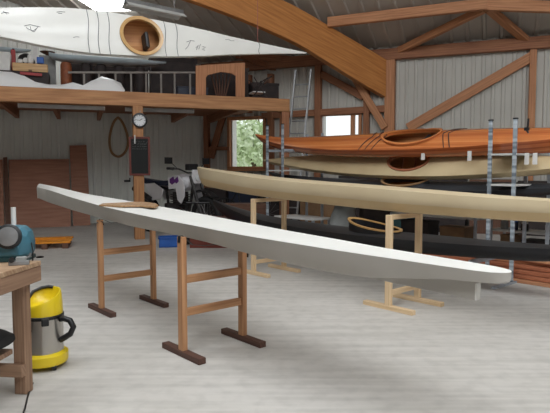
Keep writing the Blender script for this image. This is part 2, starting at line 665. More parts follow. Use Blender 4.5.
def timber(name, label, cat, p, q, w, h, m='timber', up=(0, 0, 1)):
    b = MB()
    b.bar(p, q, w, h, up)
    return structure(b.build(name, M[m], bevel=.008), label, cat)


def wpost(x, y0, y1, label, wpx=.16, m='timber', name='timber_pillar'):
    """upright post on the right wall; y0 / y1 rows, None = floor"""
    top = WB(x, y0, .08)
    bot = V((top.x, top.y, 0)) if y1 is None else V((top.x, top.y, WB(x, y1, .08).z))
    return timber(name, label, 'post', bot, top, wpx, .16, m, up=WBn)


# wall frame of the right wall
pl0, pl1 = WB(268, 72, .1), WB(560, 52, .1)
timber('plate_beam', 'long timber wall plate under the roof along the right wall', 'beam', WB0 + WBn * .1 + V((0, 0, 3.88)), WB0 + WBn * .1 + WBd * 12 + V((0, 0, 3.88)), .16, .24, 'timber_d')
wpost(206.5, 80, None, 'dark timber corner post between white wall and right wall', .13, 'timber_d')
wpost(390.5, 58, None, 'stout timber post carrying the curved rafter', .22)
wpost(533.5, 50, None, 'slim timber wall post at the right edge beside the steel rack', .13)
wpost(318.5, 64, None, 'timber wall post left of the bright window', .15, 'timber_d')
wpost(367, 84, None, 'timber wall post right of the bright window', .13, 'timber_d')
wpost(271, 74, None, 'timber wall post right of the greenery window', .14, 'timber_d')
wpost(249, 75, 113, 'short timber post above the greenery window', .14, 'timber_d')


def wbar(name, label, x0, y0, x1, y1, w=.14, m='timber', off=.09):
    return timber(name, label, 'brace', WB(x0, y0, off), WB(x1, y1, off), .09, w, m)


wbar('brace_beam', 'long diagonal timber brace across the cladding right of the main post', 408, 128, 533, 56, .2)
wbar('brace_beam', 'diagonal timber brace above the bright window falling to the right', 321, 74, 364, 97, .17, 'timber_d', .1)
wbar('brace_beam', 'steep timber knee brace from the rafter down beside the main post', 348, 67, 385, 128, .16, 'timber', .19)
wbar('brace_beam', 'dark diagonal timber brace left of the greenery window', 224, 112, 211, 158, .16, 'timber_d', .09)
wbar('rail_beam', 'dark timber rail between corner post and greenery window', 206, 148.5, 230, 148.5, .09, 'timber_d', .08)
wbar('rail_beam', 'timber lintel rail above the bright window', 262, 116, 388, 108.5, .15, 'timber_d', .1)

# roof timbers
def rbar(label, x0, y0, x1, y1, w, h, m='timber', off=.12, name='purlin_beam', cat='beam'):
    return timber(name, label, cat, RP(x0, y0, off), RP(x1, y1, off), w, h, m, up=(0, 0, 1))


rbar('timber purlin under the roof sheets between rafter and brace joint', 328, 22.5, 488, 4, .12, .2)
rbar('timber purlin running right from the brace joint to the picture edge', 486, 5, 600, 9, .12, .2)
rbar('roof brace rising from the main post to the brace joint', 388, 56, 484, 9, .12, .14, 'timber', .12, 'brace_beam', 'brace')
rbar('roof brace falling from the brace joint to the right wall post', 489, 9, 533, 46, .17, .1, 'timber', .1, 'brace_beam', 'brace')
rbar('dark purlin half hidden behind the mezzanine storage', 236, 55, 312, 62, .12, .16, 'timber_d', .1)
rbar('dark rafter rising left above the mezzanine from the wall', 296, 76, 240, 54, .12, .18, 'timber_d', .2, 'rafter_beam')

# curved glulam rafter
g0, g1 = WB(387, 59, .16), RP(285, 0, .08)
gd = V((g1.x - g0.x, g1.y - g0.y, 0)).normalized()
gn = V((gd.y, -gd.x, 0))
if gn.y > 0: gn = -gn
gP = V((g0.x, g0.y, 0))
bots = catmull([(0, 97), (40, 73.5), (84, 46), (114, 31.5), (154, 15), (196, 0), (240, -13), (300, -28)], np.linspace(0, 300, 24))
rings = []
for dx, y in bots:
    B = hit(386 - dx, y, gP, gn)
    ty = 59.5 - (dx if dx > 0 else 0) * .594
    zt = min(roof_z(B.x, B.y) - .10, hit(386 - dx, ty, gP, gn).z)
    T = V((B.x, B.y, zt))
    o = gn * .16
    rings.append([B, T, T - o, B - o])
b = MB()
vs, fs, uv = [], [], []
b.loft(rings)
b.uv = [((V(p) - gP).dot(gd), V(p).z + .35 * (V(p) - gP).dot(gd) * -1 + (V(p).dot(gn)) * .4) for p in b.v]
structure(b.build('glulam_beam', M['glulam'], bevel=.01), 'big curved laminated timber rafter sweeping down to the main post', 'beam')

# mezzanine
mz0 = V((-2.56, 10.3, 0))
md = WAd
mn = WAn


def MZ(u, v, z):          # u along the beam, v towards the back wall
    return mz0 + md * u - mn * v + V((0, 0, z))


timber('mezzanine_beam', 'long pale timber edge beam of the mezzanine', 'beam', MZ(-6.5, 0, 2.607), MZ(3.0, 0, 2.607), .16, .255, 'mezz')
b = MB()
b.box(MZ(-2, 2.1, 2.715), (9.6, 4.0, .04), x=md)
structure(b.build('mezzanine_slab', M['timber_d']), 'board deck of the storage mezzanine', 'mezzanine')
u = -6.0
k = 0
while u < 2.9:
    b = MB(); b.bar(MZ(u, .1, 2.60), MZ(u, 3.9, 2.60), .08, .19)
    structure(b.build('joist_beam', M['timber_d']), 'timber joist under the mezzanine deck', 'beam')['group'] = 'mezzanine joists'
    u += .9
pc = MZ(0, .0, 0)
timber('timber_pillar', 'square timber post under the mezzanine carrying clock and blackboard', 'post', pc, pc + V((0, 0, 2.48)), .185, .185, 'mezz', up=mn)
pe = MZ(2.92, .02, 0)
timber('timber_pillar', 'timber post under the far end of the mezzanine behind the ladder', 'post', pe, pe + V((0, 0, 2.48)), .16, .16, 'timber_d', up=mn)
# bolts heads on the main post
b = MB()
for z in (2.30, 2.38):
    b.lathe([(.012, 0), (.012, .012)], MZ(.04, -.0925, z), mn, 8)
o = b.build('post_bolt', M['greym']); tag(o, 'pair of bolt heads at the top of the mezzanine post', 'bolt')
o['kind'] = 'structure'


# fluorescent battens under the mezzanine
def batten(x0, x1, y, label):
    p = hit(x0, y, MZ(0, .45, 0), mn); q = hit(x1, y + (x1 - x0) * .022, MZ(0, .45, 0), mn)
    z = 2.505 - .035
    p.z = q.z = z
    t = thing('batten_lamp', label, 'ceiling light', (p + q) / 2, x=q - p, group='fluorescent battens under the mezzanine')
    L = (q - p).length
    MB().box((0, 0, 0), (L, .085, .07)).build('lamp_housing', M['lamp'], t, bevel=.008)
    MB().box((-L / 2 - .008, 0, 0), (.016, .09, .075)).build('end_cap', M['paper'], t)
    MB().box((L / 2 + .008, 0, 0), (.016, .09, .075)).build('end_cap', M['paper'], t)


batten(19, 104, 107.5, 'long unlit fluorescent batten lamp under the mezzanine left of the clock post')
batten(126, 193, 110.5, 'unlit fluorescent batten lamp under the mezzanine right of the clock post')

# ================================================================= WORK IN HAND: WHITE KAYAK ON STANDS
KD = V((.66, -.7513, 0)).normalized()
KV = V((-KD.y, KD.x, 0))        # away from the viewer


def section_ring(w, zd, zb, crown, wb, n=9):
    """closed ring, starting at the deck's near edge: deck across, far side down, bottom, near side up"""
    h = zd - zb
    r = []
    for i in range(n):
        y = -w + 2 * w * i / (n - 1)
        r.append((y, zd + crown * (1 - (y / w) ** 2)))
    r += [(wb + (w - wb) * .62, zd - h * .45), (wb, zb + h * .1), (wb * .9, zb + .005), (wb * .4, zb), (0, zb - .002), (-wb * .4, zb), (-wb * .9, zb + .005), (-wb, zb + h * .1), (-(wb + (w - wb) * .62), zd - h * .45)]
    return r


wk = thing('kayak', 'unfinished white kayak with square bow resting on four legged brown wooden stands', 'kayak', (-.925, 4.534, 0), x=KD)
st = [(-3.02, .036, 1.088, .95, .03, .042), (-2.6, .062, 1.070, .915, .05, .04), (-2.2, .10, 1.052, .895, .075, .03), (-1.7, .15, 1.025, .872, .11, .012),
      (-1.2, .19, 1.0, .853, .135, .004), (-.7, .222, .975, .832, .15, .0), (-.2, .236, .953, .812, .155, .0), (.3, .23, .932, .805, .15, .0), (.8, .212, .912, .788, .14, .0),
      (1.3, .195, .892, .757, .13, 0), (1.8, .165, .88, .737, .122, 0), (2.15, .136, .871, .738, .108, 0), (2.4, .118, .868, .762, .1, 0), (2.6, .104, .865, .789, .094, 0)]
rows = catmull(st, np.linspace(-3.02, 2.60, 66))
rings_d, rings_h = [], []
nose = [(2.61, .103, .865, .79, .094, 0), (2.7, .097, .864, .800, .088, 0), (2.82, .086, .862, .806, .077, 0), (2.88, .068, .861, .808, .06, 0), (2.915, .046, .861, .812, .04, 0), (2.93, .02, .86, .82, .016, 0)]
allrows = list(rows) + nose
deck, hull = MB(), MB()
dr, hr = [], []
for t, w, zd, zb, wb, cr in allrows:
    s = section_ring(w, zd, zb, cr, wb)
    dr.append([(t, y, z + .001) for y, z in s[:9]])
    hr.append([(t, y, z) for y, z in s])
hull.loft(hr)
deck.loft(dr + [[(2.932, 0, .86)] * 9], closed=False)
hull.build('hull', M['hull_shade'], wk, smooth=True)
deck.build('deck', M['white'], wk, smooth=True)
sk = MB()
skr = []
for t, w, z0, z1 in ((2.05, .02, .738, .79), (2.3, .02, .733, .80), (2.6, .019, .727, .805), (2.80, .017, .722, .805)):
    skr.append([(t, -w - .03, z1), (t, w - .03, z1), (t, w - .03, z0), (t, -w - .03, z0)])
sk.loft(skr)
sk.build('keel_fin', M['hull_shade'], wk, bevel=.003)
e = MB(); e.box((2.803, -.03, .761), (.008, .034, .076))
tag(e.build('end_cap', M['white'], wk), 'bright white cut end')
e = MB(); e.prism([(-3.022, -.036, 1.086), (-3.022, 0, 1.126), (-3.022, .036, 1.086), (-3.022, .03, .95), (-3.022, -.03, .95)], (-1, 0, 0), .006)
e.build('bow_face', M['white'], wk)


# ---- wooden stands with a sling
def stand(center, hgt, half=.265, foot=.485, label='', m='oak', footm='footwood', rails=(.30, .57), top=False, sag=.06, group=None, d=KD, pw=.06, railw=.055):
    t = thing('kayak_stand', label, 'kayak stand', center, x=d, group=group)
    for s in (-1, 1):
        MB().box((0, s * half, .03 + hgt / 2 - .015), (pw, .042, hgt - .03)).build('post', M[m], t, bevel=.004)
        MB().box((0, s * half, .021), (foot, .06, .042)).build('foot', M[footm], t, bevel=.004)
    for z in rails:
        MB().box((0, 0, z), (.028, 2 * half - .042, railw)).build('rail', M[m], t, bevel=.003)
    if top:
        MB().box((0, 0, hgt - .022), (.03, 2 * half - .042, .045)).build('top_rail', M[m], t, bevel=.003)
    return t


sN = stand((-.447, 3.948, 0), .84, label='brown wooden stand with dark feet under the middle of white kayak', group=None, rails=(.305, .538))
sL = stand((-1.388, 5.12, 0), .85, label='brown wooden stand with dark feet under bow half of white kayak', rails=(.308, .552), pw=.05)


# sling straps (parts of the stands)
def sling(t, pts, tail=None):
    b = MB()
    b.tube([V(p) for p in pts], .018, 6, ry=.002, up=(1, 0, 0))
    b.build('sling_strap', M['blackp'], t, smooth=True)
    if tail:
        b = MB(); b.tube([V(p) for p in tail], .012, 6, ry=.002, up=(1, 0, 0)); b.build('strap_tail', M['blackp'], t, smooth=True)


sling(sN, [(0, -.29, .80), (.0, -.285, .845), (.0, -.265, .848), (.01, -.235, .82), (.02, -.19, .778), (.03, -.1, .765), (.02, .0, .762), (0, .1, .765), (0, .2, .79), (0, .265, .848), (0, .29, .84)],
      [(.03, .29, .84), (.035, .295, .75), (.03, .29, .64)])
sling(sL, [(0, -.29, .82), (0, -.265, .858), (0, -.22, .845), (0, -.16, .815), (0, 0, .81), (0, .16, .815), (0, .265, .858)], [(.02, -.285, .85), (.03, -.25, .83), (.025, -.24, .80)])

# pale stands
s4 = stand((1.235, 5.2, 0), .885, .235, .56, 'pale pine stand under the right part of the tan kayak', 'pine', 'pine', rails=(.155,), top=True, pw=.062, railw=.05)
s3 = stand((-.075, 6.93, 0), .945, .255, .58, 'pale pine stand under the bow part of the tan kayak', 'pine', 'pine', rails=(.155,), top=True, pw=.062, railw=.05)

# board lying on the white deck
bd = []
for px, py in ((99, 206.5), (104, 204.2), (125, 203.2), (146, 203.4), (156, 205), (158.5, 206.6), (154, 208.2), (140, 207.0), (120, 207.4)):
    bd.append(fl(px, py, .972))
b = MB(); b.prism(bd, (0, 0, 1), .016)
tag(b.build('wooden_template', M['ash'], bevel=.003), 'thin tan wooden board lying across the deck of the white kayak', 'board')


# ================================================================= OTHER KAYAKS
def kayak(name, label, center, d, rows, mats, cockpit=None, roll=0.0, z=None, nd=13, tilt=None, coamw=.03, coamh=.03, lining=None, rim_open=True, N=150, seat=None, chine=.6, cm='coam', ctilt=0.0, riser=False):
    """rows: t, halfwidth, sheer height, keel height, deck crown (metres about the kayak's own axis)"""
    up = V((0, 0, 1))
    if tilt is not None: up = V(tilt)
    elif roll:
        up = Matrix.Rotation(roll, 3, V(d).normalized()) @ up
    k = thing(name, label, 'kayak', center, x=d, z=up)
    ts = np.linspace(rows[0][0], rows[-1][0], N)
    R = catmull(rows, ts)
    deck, hull = MB(), MB()
    hr, vs, uv, fs = [], [], [], []
    for t, w, zd, zb, cr in R:
        w = max(w, .004)
        h = zd - zb
        half = [(w, zd), (w * .985, zd - h * .3), (w * (.9 if chine else .8), zd - h * chine), (w * .62, zb + h * .12), (w * .3, zb + h * .03), (0, zb)]
        hr.append([(t, -y, zz) for y, zz in half] + [(t, y, zz) for y, zz in half[-2::-1]])
        for j in range(nd):
            y = -w + 2 * w * j / (nd - 1)
            vs.append((t, y, zd + cr * (1 - (y / w) ** 2)))
            uv.append((t, y))
    hull.loft(hr, closed=False)
    for i in range(N - 1):
        for j in range(nd - 1):
            a = i * nd + j
            c = [vs[q] for q in (a, a + 1, a + nd, a + nd + 1)]
            mx = sum(q[0] for q in c) / 4; my = sum(q[1] for q in c) / 4
            if cockpit:
                tc, ea, eb = cockpit
                if ((mx - tc) / ea) ** 2 + (my / eb) ** 2 < 1: continue
            fs.append((a, a + 1, a + nd + 1, a + nd))
    deck.add(vs, fs, uv)
    hull.build('hull', M[mats[1]], k, smooth=True)
    deck.build('deck', M[mats[0]], k, smooth=True)

    def deck_z(t, y):
        r = catmull(rows, [t])[0]
        return r[2] + r[4] * (1 - min(1, (y / max(r[1], .01)) ** 2))
    if cockpit:
        tc, ea, eb = cockpit
        ring, rise = [], []
        n = 44
        for i in range(n + 1):
            a = 2 * PI * i / n
            c, s = math.cos(a), math.sin(a)
            def P(f, dz):
                x, y = tc + (ea + f) * c, (eb + f) * s
                return (x, y, deck_z(x, y) + dz + (ctilt * (tc + ea - x) if dz > -.005 else 0))
            if riser:
                ring.append([P(-.008, coamh - .012), P(-.008, coamh), P(coamw, coamh + .006), P(coamw, coamh - .012)])
                rise.append([P(-.006, -.03), P(-.006, coamh - .004), P(.012, coamh - .004), P(.016, -.02)])
            else:
                ring.append([P(-.008, -.03), P(-.008, coamh), P(coamw, coamh + .006), P(coamw, coamh - .012), P(.022, coamh - .014), P(.02, -.006)])
        b = MB(); b.loft(ring, closed=True, caps=False)
        b.build('cockpit_coaming', M[cm], k, smooth=True)
        if riser:
            b = MB(); b.loft(rise, closed=True, caps=False); b.build('coaming_riser', M[mats[1]], k, smooth=True)
        if lining:
            ls = [t for t in np.linspace(tc - ea * 1.5, tc + ea * 1.5, 30)]
            lr = []
            for t, w, zd, zb, cr in catmull(rows, ls):
                h = zd - zb; w *= .94
                half = [(w, zd - .01), (w * .96, zd - h * .3), (w * .86, zd - h * .58), (w * .55, zb + h * .17), (0, zb + h * .1)]
                lr.append([(t, -y, zz) for y, zz in half] + [(t, y, zz) for y, zz in half[-2::-1]])
            b = MB(); b.loft(lr, closed=False)
            b.build('hull_lining', M[lining], k, smooth=True)
        if seat:
            r = catmull(rows, [tc - ea * .35])[0]
            z0 = r[3] + (r[2] - r[3]) * .16
            b = MB(); b.box((tc - ea * .1, 0, z0 + .015), (ea * .8, eb * 1.2, .03))
            b.build('seat', M[seat], k, bevel=.012)
            b = MB()
            bx = tc - ea * .62 if seat != 'navy' else tc + ea * .45
            b.box((bx, 0, z0 + .1), (.05, eb * 1.25, .2))
            b.build('backrest', M['blackp'], k, bevel=.02)
    k['deck_ref'] = 1
    del k['deck_ref']
    return k, deck_z


# tan kayak on the pale stands
TD = V((.6402, -.7682, 0))
def lower(rows, dz):
    return [(a, b_, c_ - dz, d_ - dz, e_) for a, b_, c_, d_, e_ in rows]


trow = [(-2.66, .012, 1.345, 1.30, .0), (-2.6, .03, 1.338, 1.17, .01), (-2.5, .05, 1.325, 1.085, .01), (-2.2, .10, 1.298, 1.05, .012), (-1.6, .175, 1.25, 1.0, .012), (-1.0, .225, 1.205, .965, .012), (-.2, .25, 1.165, .935, .012),
        (.5, .25, 1.14, .912, .012), (1.1, .235, 1.115, .90, .012), (1.7, .215, 1.09, .898, .012), (2.2, .175, 1.075, .90, .01), (2.7, .11, 1.07, .92, .008), (3.1, .04, 1.075, .98, .005), (3.2, .01, 1.08, 1.03, 0)]
tk, _ = kayak('kayak', 'tan skin covered kayak with raked bow lying on the pale pine stands', (.5675, 6.05, 0), TD, trow, ('tan', 'tan'), chine=.55)
# underside panels, a shade darker
b = MB()
lr = []
for t, w, zd, zb, cr in catmull(trow, np.linspace(-2.52, 2.95, 90)):
    h = zd - zb
    pts = [(w * .903, zd - h * .55), (w * .64, zb + h * .115), (w * .31, zb + h * .02), (0, zb - .004)]
    lr.append([(t, -y, zz - .003) for y, zz in pts] + [(t, y, zz - .003) for y, zz in pts[-2::-1]])
b.loft(lr, closed=False)
tag(b.build('bottom_panel', M['tan2'], tk, smooth=True), 'slightly darker tan bottom below the chine')

# black kayak low beneath the tan one
BD = V((.69, -.7238, 0)).normalized()
brow = [(-2.96, .01, .80, .74, 0), (-2.8, .03, .765, .62, .01), (-2.4, .09, .68, .46, .015), (-1.8, .17, .59, .36, .02), (-1.0, .24, .535, .325, .025), (0, .275, .51, .32, .03), (1.0, .26, .515, .335, .03), (1.8, .2, .525, .365, .025), (2.5, .1, .55, .41, .02), (2.95, .015, .58, .52, 0)]
bk, _ = kayak('kayak', 'black kayak with charcoal deck and pale coaming lying low behind the tan kayak', (1.0, 7.1, .47), BD, lower(brow, .47), ('darkdeck', 'black'), cockpit=(.36, .36, .185), coamh=.03, lining='cedar_in', cm='coam', roll=math.radians(2), ctilt=.15, riser=True)

# galvanised rack ------------------------------------------------------------
UL = V((2.70, 6.20, 0))
def RK(t, v, z=0.0):      # t metres to the left along the rack, v behind the uprights
    return UL - KD * t + KV * v + V((0, 0, z))


AX = .42
def rack_center(t, z=0): return RK(t, AX, z)


# orange cedar kayak, top of the rack
orow = lower([(-2.92, .01, 2.0, 1.95, 0), (-2.8, .035, 1.96, 1.82, .01), (-2.4, .1, 1.86, 1.69, .025), (-1.8, .175, 1.80, 1.615, .045), (-1.0, .235, 1.755, 1.555, .065), (0, .265, 1.735, 1.52, .075), (.9, .255, 1.725, 1.505, .075), (1.7, .2, 1.725, 1.495, .06), (2.4, .12, 1.73, 1.51, .04), (2.95, .03, 1.76, 1.62, .01), (3.05, .01, 1.77, 1.68, 0)], 1.64)
ok, odz = kayak('kayak', 'varnished orange cedar strip kayak on top of the galvanised rack', rack_center(1.98, 1.64), KD, orow, ('cedar', 'cedar_d'), cockpit=(.36, .46, .2), coamh=.03, lining='cedar_in', seat='navy', cm='cedar', nd=21, N=190, roll=math.radians(31))
# deck lines
for t in (-.42, -.30, -.18, .98, 1.06):
    b = MB()
    w = catmull(orow, [t])[0][1]
    b.tube([(t + .12 * (1 - abs(y) / w) * (1 if t < 0 else -1), y, odz(t, y) + .006) for y in np.linspace(-w, w, 13)], .006, 6)
    b.build('deck_line', M['darkbox'], ok)

# beige kayak, second level, rolled towards the viewer
erow = [(-2.98, .01, .06, .02, 0), (-2.8, .03, .055, -.05, .01), (-2.3, .09, .04, -.10, .02), (-1.6, .165, .02, -.14, .03), (-.8, .215, .0, -.16, .04), (0, .235, -.005, -.165, .045), (.8, .225, 0, -.165, .045), (1.6, .17, .01, -.155, .035), (2.3, .09, .03, -.12, .02), (2.8, .03, .05, -.06, .01), (2.95, .01, .06, 0, 0)]
c0 = rack_center(4.94, 1.54); c1 = rack_center(-.95, 1.26)
ek, _ = kayak('kayak', 'beige skin kayak lying tipped on its side on the second level of the rack', (c0 + c1) / 2, (c1 - c0).normalized(), erow, ('beige', 'beige'), cockpit=(.3, .33, .15), coamw=.022, coamh=.012, lining='cedar_in', roll=math.radians(48), cm='redplank')
# ribs seen in its cockpit
b = MB()
for t in (.08, .3, .52):
    b.tube([(t, y, -.05 - .09 * (1 - (y / .17) ** 2)) for y in np.linspace(-.17, .17, 9)], .012, 6)
b.tube([(x, -.05, -.1) for x in (-.1, .7)], .01, 6)
b.build('frame_rib', M['redplank'], ek)

# slate kayak, third level
srow = [(-2.7, .01, 1.12, 1.08, 0), (-2.4, .06, 1.06, .94, .01), (-1.8, .15, .99, .85, .02), (-.9, .23, .945, .80, .03), (0, .26, .93, .78, .04), (.9, .24, .93, .79, .04), (1.7, .16, .95, .82, .03), (2.4, .06, .98, .89, .01), (2.7, .01, 1.0, .96, 0)]
sk2, _ = kayak('kayak', 'slate grey kayak with round wooden coaming on the lowest rack level', rack_center(1.95, 1.055), KD, lower(srow, .9), ('slate', 'slate'), cockpit=(.2, .36, .2), coamw=.025, coamh=.05, lining='cedar_in', cm='ash', roll=math.radians(16), riser=True)

# overhead kayak -------------------------------------------------------------
oc = V((-1.64, 6.70, 2.905))
od = V((.848, .53, .030)).normalized()
on = V((.53, -.848, .16))
on = (on - od * on.dot(od)).normalized()
# local z = deck normal (towards viewer), local x = od, local y = upwards
hrow = [(-3.1, .05, 0, -.10, .01), (-2.4, .10, 0, -.14, .012), (-1.9, .128, 0, -.16, .013), (-1.5, .158, 0, -.18, .014), (-1.1, .212, 0, -.2, .015), (-.79, .244, 0, -.22, .016), (-.5, .256, 0, -.24, .016), (-.23, .250, 0, -.24, .016), (.03, .241, 0, -.24, .016), (.3, .223, 0, -.23, .014), (.5, .207, 0, -.22, .014), (.93, .164, 0, -.18, .012), (1.22, .125, 0, -.14, .01), (1.65, .082, 0, -.1, .008), (2.04, .045, 0, -.06, .006), (2.35, .018, 0, -.03, .002), (2.47, .008, 0, -.012, 0)]
hk, hdz = kayak('kayak', 'white kayak hung on edge from the roof with its cockpit facing forward', oc, od, hrow, ('gel', 'gel'), cockpit=(0.035, .235, .208), coamw=.032, coamh=.02, lining='cedar_in', tilt=on, nd=33, N=190)
b = MB()
b.box((.12, -.02, -.1), (.05, .2, .16), x=(1, .05, 0)); b.build('backrest', M['blackp'], hk, bevel=.02)
# cord lashings round the hull
HKM = hk.matrix_world


def hk_px(x, y):
    """deck point of the hung kayak seen at a pixel"""
    P = hit(x, y, oc, on)
    l = HKM.inverted() @ P
    return l.x, l.y


for (x, yt) in ((87, 20), (97, 20), (107.5, 20), (164.5, 35), (176.5, 38), (258.5, 45)):
    t, _y = hk_px(x, yt)
    r = catmull(hrow, [t])[0]
    w = r[1]
    b = MB()
    pts = [(t + .012 * math.sin(3 * y / w), y, hdz(t, y) + .004) for y in np.linspace(w, -w, 11)]
    pts += [(t, -w * .8, r[3] * .7), (t, 0, r[3] - .008), (t, w * .8, r[3] * .7)]
    b.tube(pts, .0035, 6, closed=True)
    b.build('lashing_cord', M['cord'], hk)
# ropes going up to the roof
for (x, yt, top, lab, mm) in ((107.5, 12, None, 'grey rope holding up the hung white kayak left of its cockpit', 'cord'), (258.5, 44, None, 'thin reddish rope holding up the tip of the hung white kayak', 'redcord')):
    t, _y = hk_px(x, yt)
    w = catmull(hrow, [t])[0][1]
    p = HKM @ V((t, w, -.02))
    b = MB(); b.tube([p, V((p.x, p.y, roof_z(p.x, p.y) - .0))], .004, 6)
    tag(b.build('hanging_rope', M[mm]), lab, 'rope')


# pencil scribbles on the hung deck
def scribble(parent, px_lists, Mx, P0, n, dzf, name='pencil_mark', r=.0028, m='pencil'):
    inv = Mx.inverted()
    for pl in px_lists:
        b = MB()
        pts = []
        for (x, y) in pl:
            l = inv @ hit(x, y, P0, n)
            pts.append((l.x, l.y, dzf(l.x, l.y) + .002))
        b.tube(pts, r, 5)
        b.build(name, M[m], parent)


sc_marks = [
    [(24, 26.5), (30, 25.2), (35, 26.5), (40, 27.5)], [(26, 28), (29, 30), (33, 31.5), (37, 28.5)], [(30, 27), (31, 31), (34, 32.5), (38, 27)],
    [(1, 14), (5, 12.5), (9, 13.5)], [(3, 11.5), (7, 14.5)],
    [(56.5, 12.5), (60, 11.8), (65, 12.4)], [(58, 13.6), (62, 13.8)], [(73, 38), (76, 37.2), (79, 37.6)],
    [(186, 42.5), (190, 41), (194, 41.5)], [(190, 41.2), (187.5, 47), (185, 49.5)], [(195.5, 48), (198, 45.5), (196, 50)], [(200, 44.5), (198.5, 49.5)], [(202, 46.8), (205, 47.6), (202, 49.6), (204.5, 50.5)],
    [(225, 40), (228, 39.5), (231, 41), (234, 41)],
]
scribble(hk, sc_marks, HKM, oc, on, hdz)

# ================================================================= RACK AND ITS SHELVES
def upright(parent, t, v, h, w=.042, d=.03):
    p = RK(t, v)
    b = MB()
    b.bar(p + V((0, 0, .01)), p + V((0, 0, h)), w, d, up=KV)
    b.build('upright', M['slotted'], parent, world=True, bevel=.003)
    b = MB(); b.bar(p + V((0, 0, h)), p + V((0, 0, h + .015)), w + .006, d + .006, up=KV)
    b.build('upright_cap', M['blackp'], parent, world=True)


def rack_frame(name, label, ts, h, plates, arms, feet):
    base = RK(sum(ts) / len(ts), 0)
    t = thing(name, label, 'rack', base, x=KD)
    for tt in ts:
        upright(t, tt, 0, h)
        b = MB(); b.bar(RK(tt, .95, .01), RK(tt, .95, h * .95), .04, .03, up=KV); b.build('rear_upright', M['galv'], t, world=True)
    for z, dep in plates:
        b = MB(); b.box(RK((ts[0] + ts[-1]) / 2, dep / 2 - .01, z), (abs(ts[-1] - ts[0]) + .06, dep, .022), x=KD)
        b.build('shelf_plate', M['lamp'], t, world=True, bevel=.004)
    for z, dep in arms:
        for tt in ts:
            b = MB(); b.bar(RK(tt, 0, z), RK(tt, dep, z), .03, .04); b.build('arm', M['galv'], t, world=True)
    for tt in feet:
        b = MB(); b.bar(RK(tt, -.42, .012), RK(tt, .98, .012), .05, .022); b.build('base_foot', M['galv'], t, world=True)
    b = MB(); b.bar(RK(ts[0], -.36, .20), RK(ts[0], 0, .26), .03, .04)
    b.bar(RK(ts[0], -.36, .20), RK(ts[0], -.40, .30), .03, .03)
    return t


rk1 = rack_frame('boat_rack', 'galvanised slotted upright rack frame under the right part of the stacked kayaks', (0.0, .29), 1.87, [(1.478, .9), (1.125, .9)], [(.90, .9)], (0.0, .29))
rk2 = rack_frame('boat_rack', 'galvanised slotted upright rack frame under the left ends of the stacked kayaks', (3.9, 4.29), 2.05, [(1.29, .9)], [(1.63, .9), (.98, .9)], (3.9, 4.29))
# cantilever arms towards the viewer that carry the black kayak
for rk, tt, zz in ((rk1, .145, .335), (rk2, 3.95, .40)):
    b = MB(); b.bar(RK(tt, -.98 if rk is rk2 else -.66, zz - .03), RK(tt, .02, zz - .03), .035, .045)
    b.build('arm', M['galv'], rk, world=True)

# white support pads between orange and beige kayak
for i, (x, y0, y1, lab) in enumerate(((423, 152, 160, 'third from the right'), (469.5, 152, 161, 'just left of the steel upright'), (526.8, 154, 164.5, 'just right of the steel upright'), (535, 154, 164.5, 'furthest right'))):
    P = hit(x, (y0 + y1) / 2, RK(0, .2), KV)
    za, zb_ = hit(x, y0 - 1, RK(0, .2), KV).z, hit(x, y1, RK(0, .2), KV).z
    b = MB(); b.box((P.x, P.y, (za + zb_) / 2), (.05, .02, za - zb_), x=KD)
    tag(b.build('support_pad', M['paper'], bevel=.004), 'small white pad hanging below the orange kayak, ' + lab, 'pad', 'white pads under the orange kayak')

# dark clamp on the right upright's far side
b = MB()
b.tube([hit(528.5, 118.5, RK(0, .1), KV), hit(528, 126, RK(0, .1), KV), hit(526.5, 130, RK(0, .1), KV), hit(528.5, 133, RK(0, .1), KV)], .011, 8)
b.box(hit(526.8, 129, RK(0, .1), KV), (.05, .03, .035), x=KD)
tag(b.build('clamp', M['blackp']), 'small black clamp standing on the orange kayak beside the right steel upright', 'clamp')
# planks stacked on the floor behind the rack feet
k = 0
wpos = [(.16, .02), (.30, .02), (.44, .02), (.60, .02), (.2, .065), (.36, .065), (.52, .065), (.26, .11), (.42, .11), (.58, .11), (.34, .155), (.5, .155), (.45, .2), (.6, .2)]
for v, z in wpos:
    t0 = -1.3 + random.uniform(-.1, .25)
    t1 = 1.75 + random.uniform(-.15, .3)
    if z > .14: t1 -= .25
    b = MB(); b.bar(RK(t0, v, z + .002), RK(t1, v, z + .002), .125, .038)
    o = b.build('plank', M['redplank' if k % 3 else 'redplank2'], bevel=.003)
    tag(o, 'reddish cedar plank in the floor stack behind the rack upright', 'plank', 'cedar planks stacked on the floor behind the rack')
    k += 1
# a loose batten on top
b = MB(); b.bar(RK(-.9, .3, .237), RK(1.3, .5, .237), .06, .03)
tag(b.build('plank', M['redplank2'], bevel=.003), 'single loose pale plank lying across the floor stack of cedar planks', 'plank')

# storage shelves behind the rack
def shelf_unit(label, t0, t1, v, dep, zs, h):
    t = thing('shelf_unit', label, 'shelving', RK((t0 + t1) / 2, v), x=KD)
    for tt in (t0, t1):
        for vv in (v, v + dep):
            b = MB(); b.bar(RK(tt, vv, 0), RK(tt, vv, h), .035, .03, up=KV); b.build('upright', M['galv'], t, world=True)
    for z in zs:
        b = MB(); b.box(RK((t0 + t1) / 2, v + dep / 2, z), (t1 - t0 + .03, dep, .025), x=KD); b.build('shelf_board', M['lamp'] if z > .3 else M['grey'], t, world=True)
    return t


shelf_unit('grey steel shelf unit with jars behind the right rack upright', -.75, .82, 1.1, .4, (.12, .475, .70), .98)
shelf_unit('low grey steel shelf unit further left behind the black kayak', 1.05, 2.5, 1.1, .4, (.12, .60), .62)


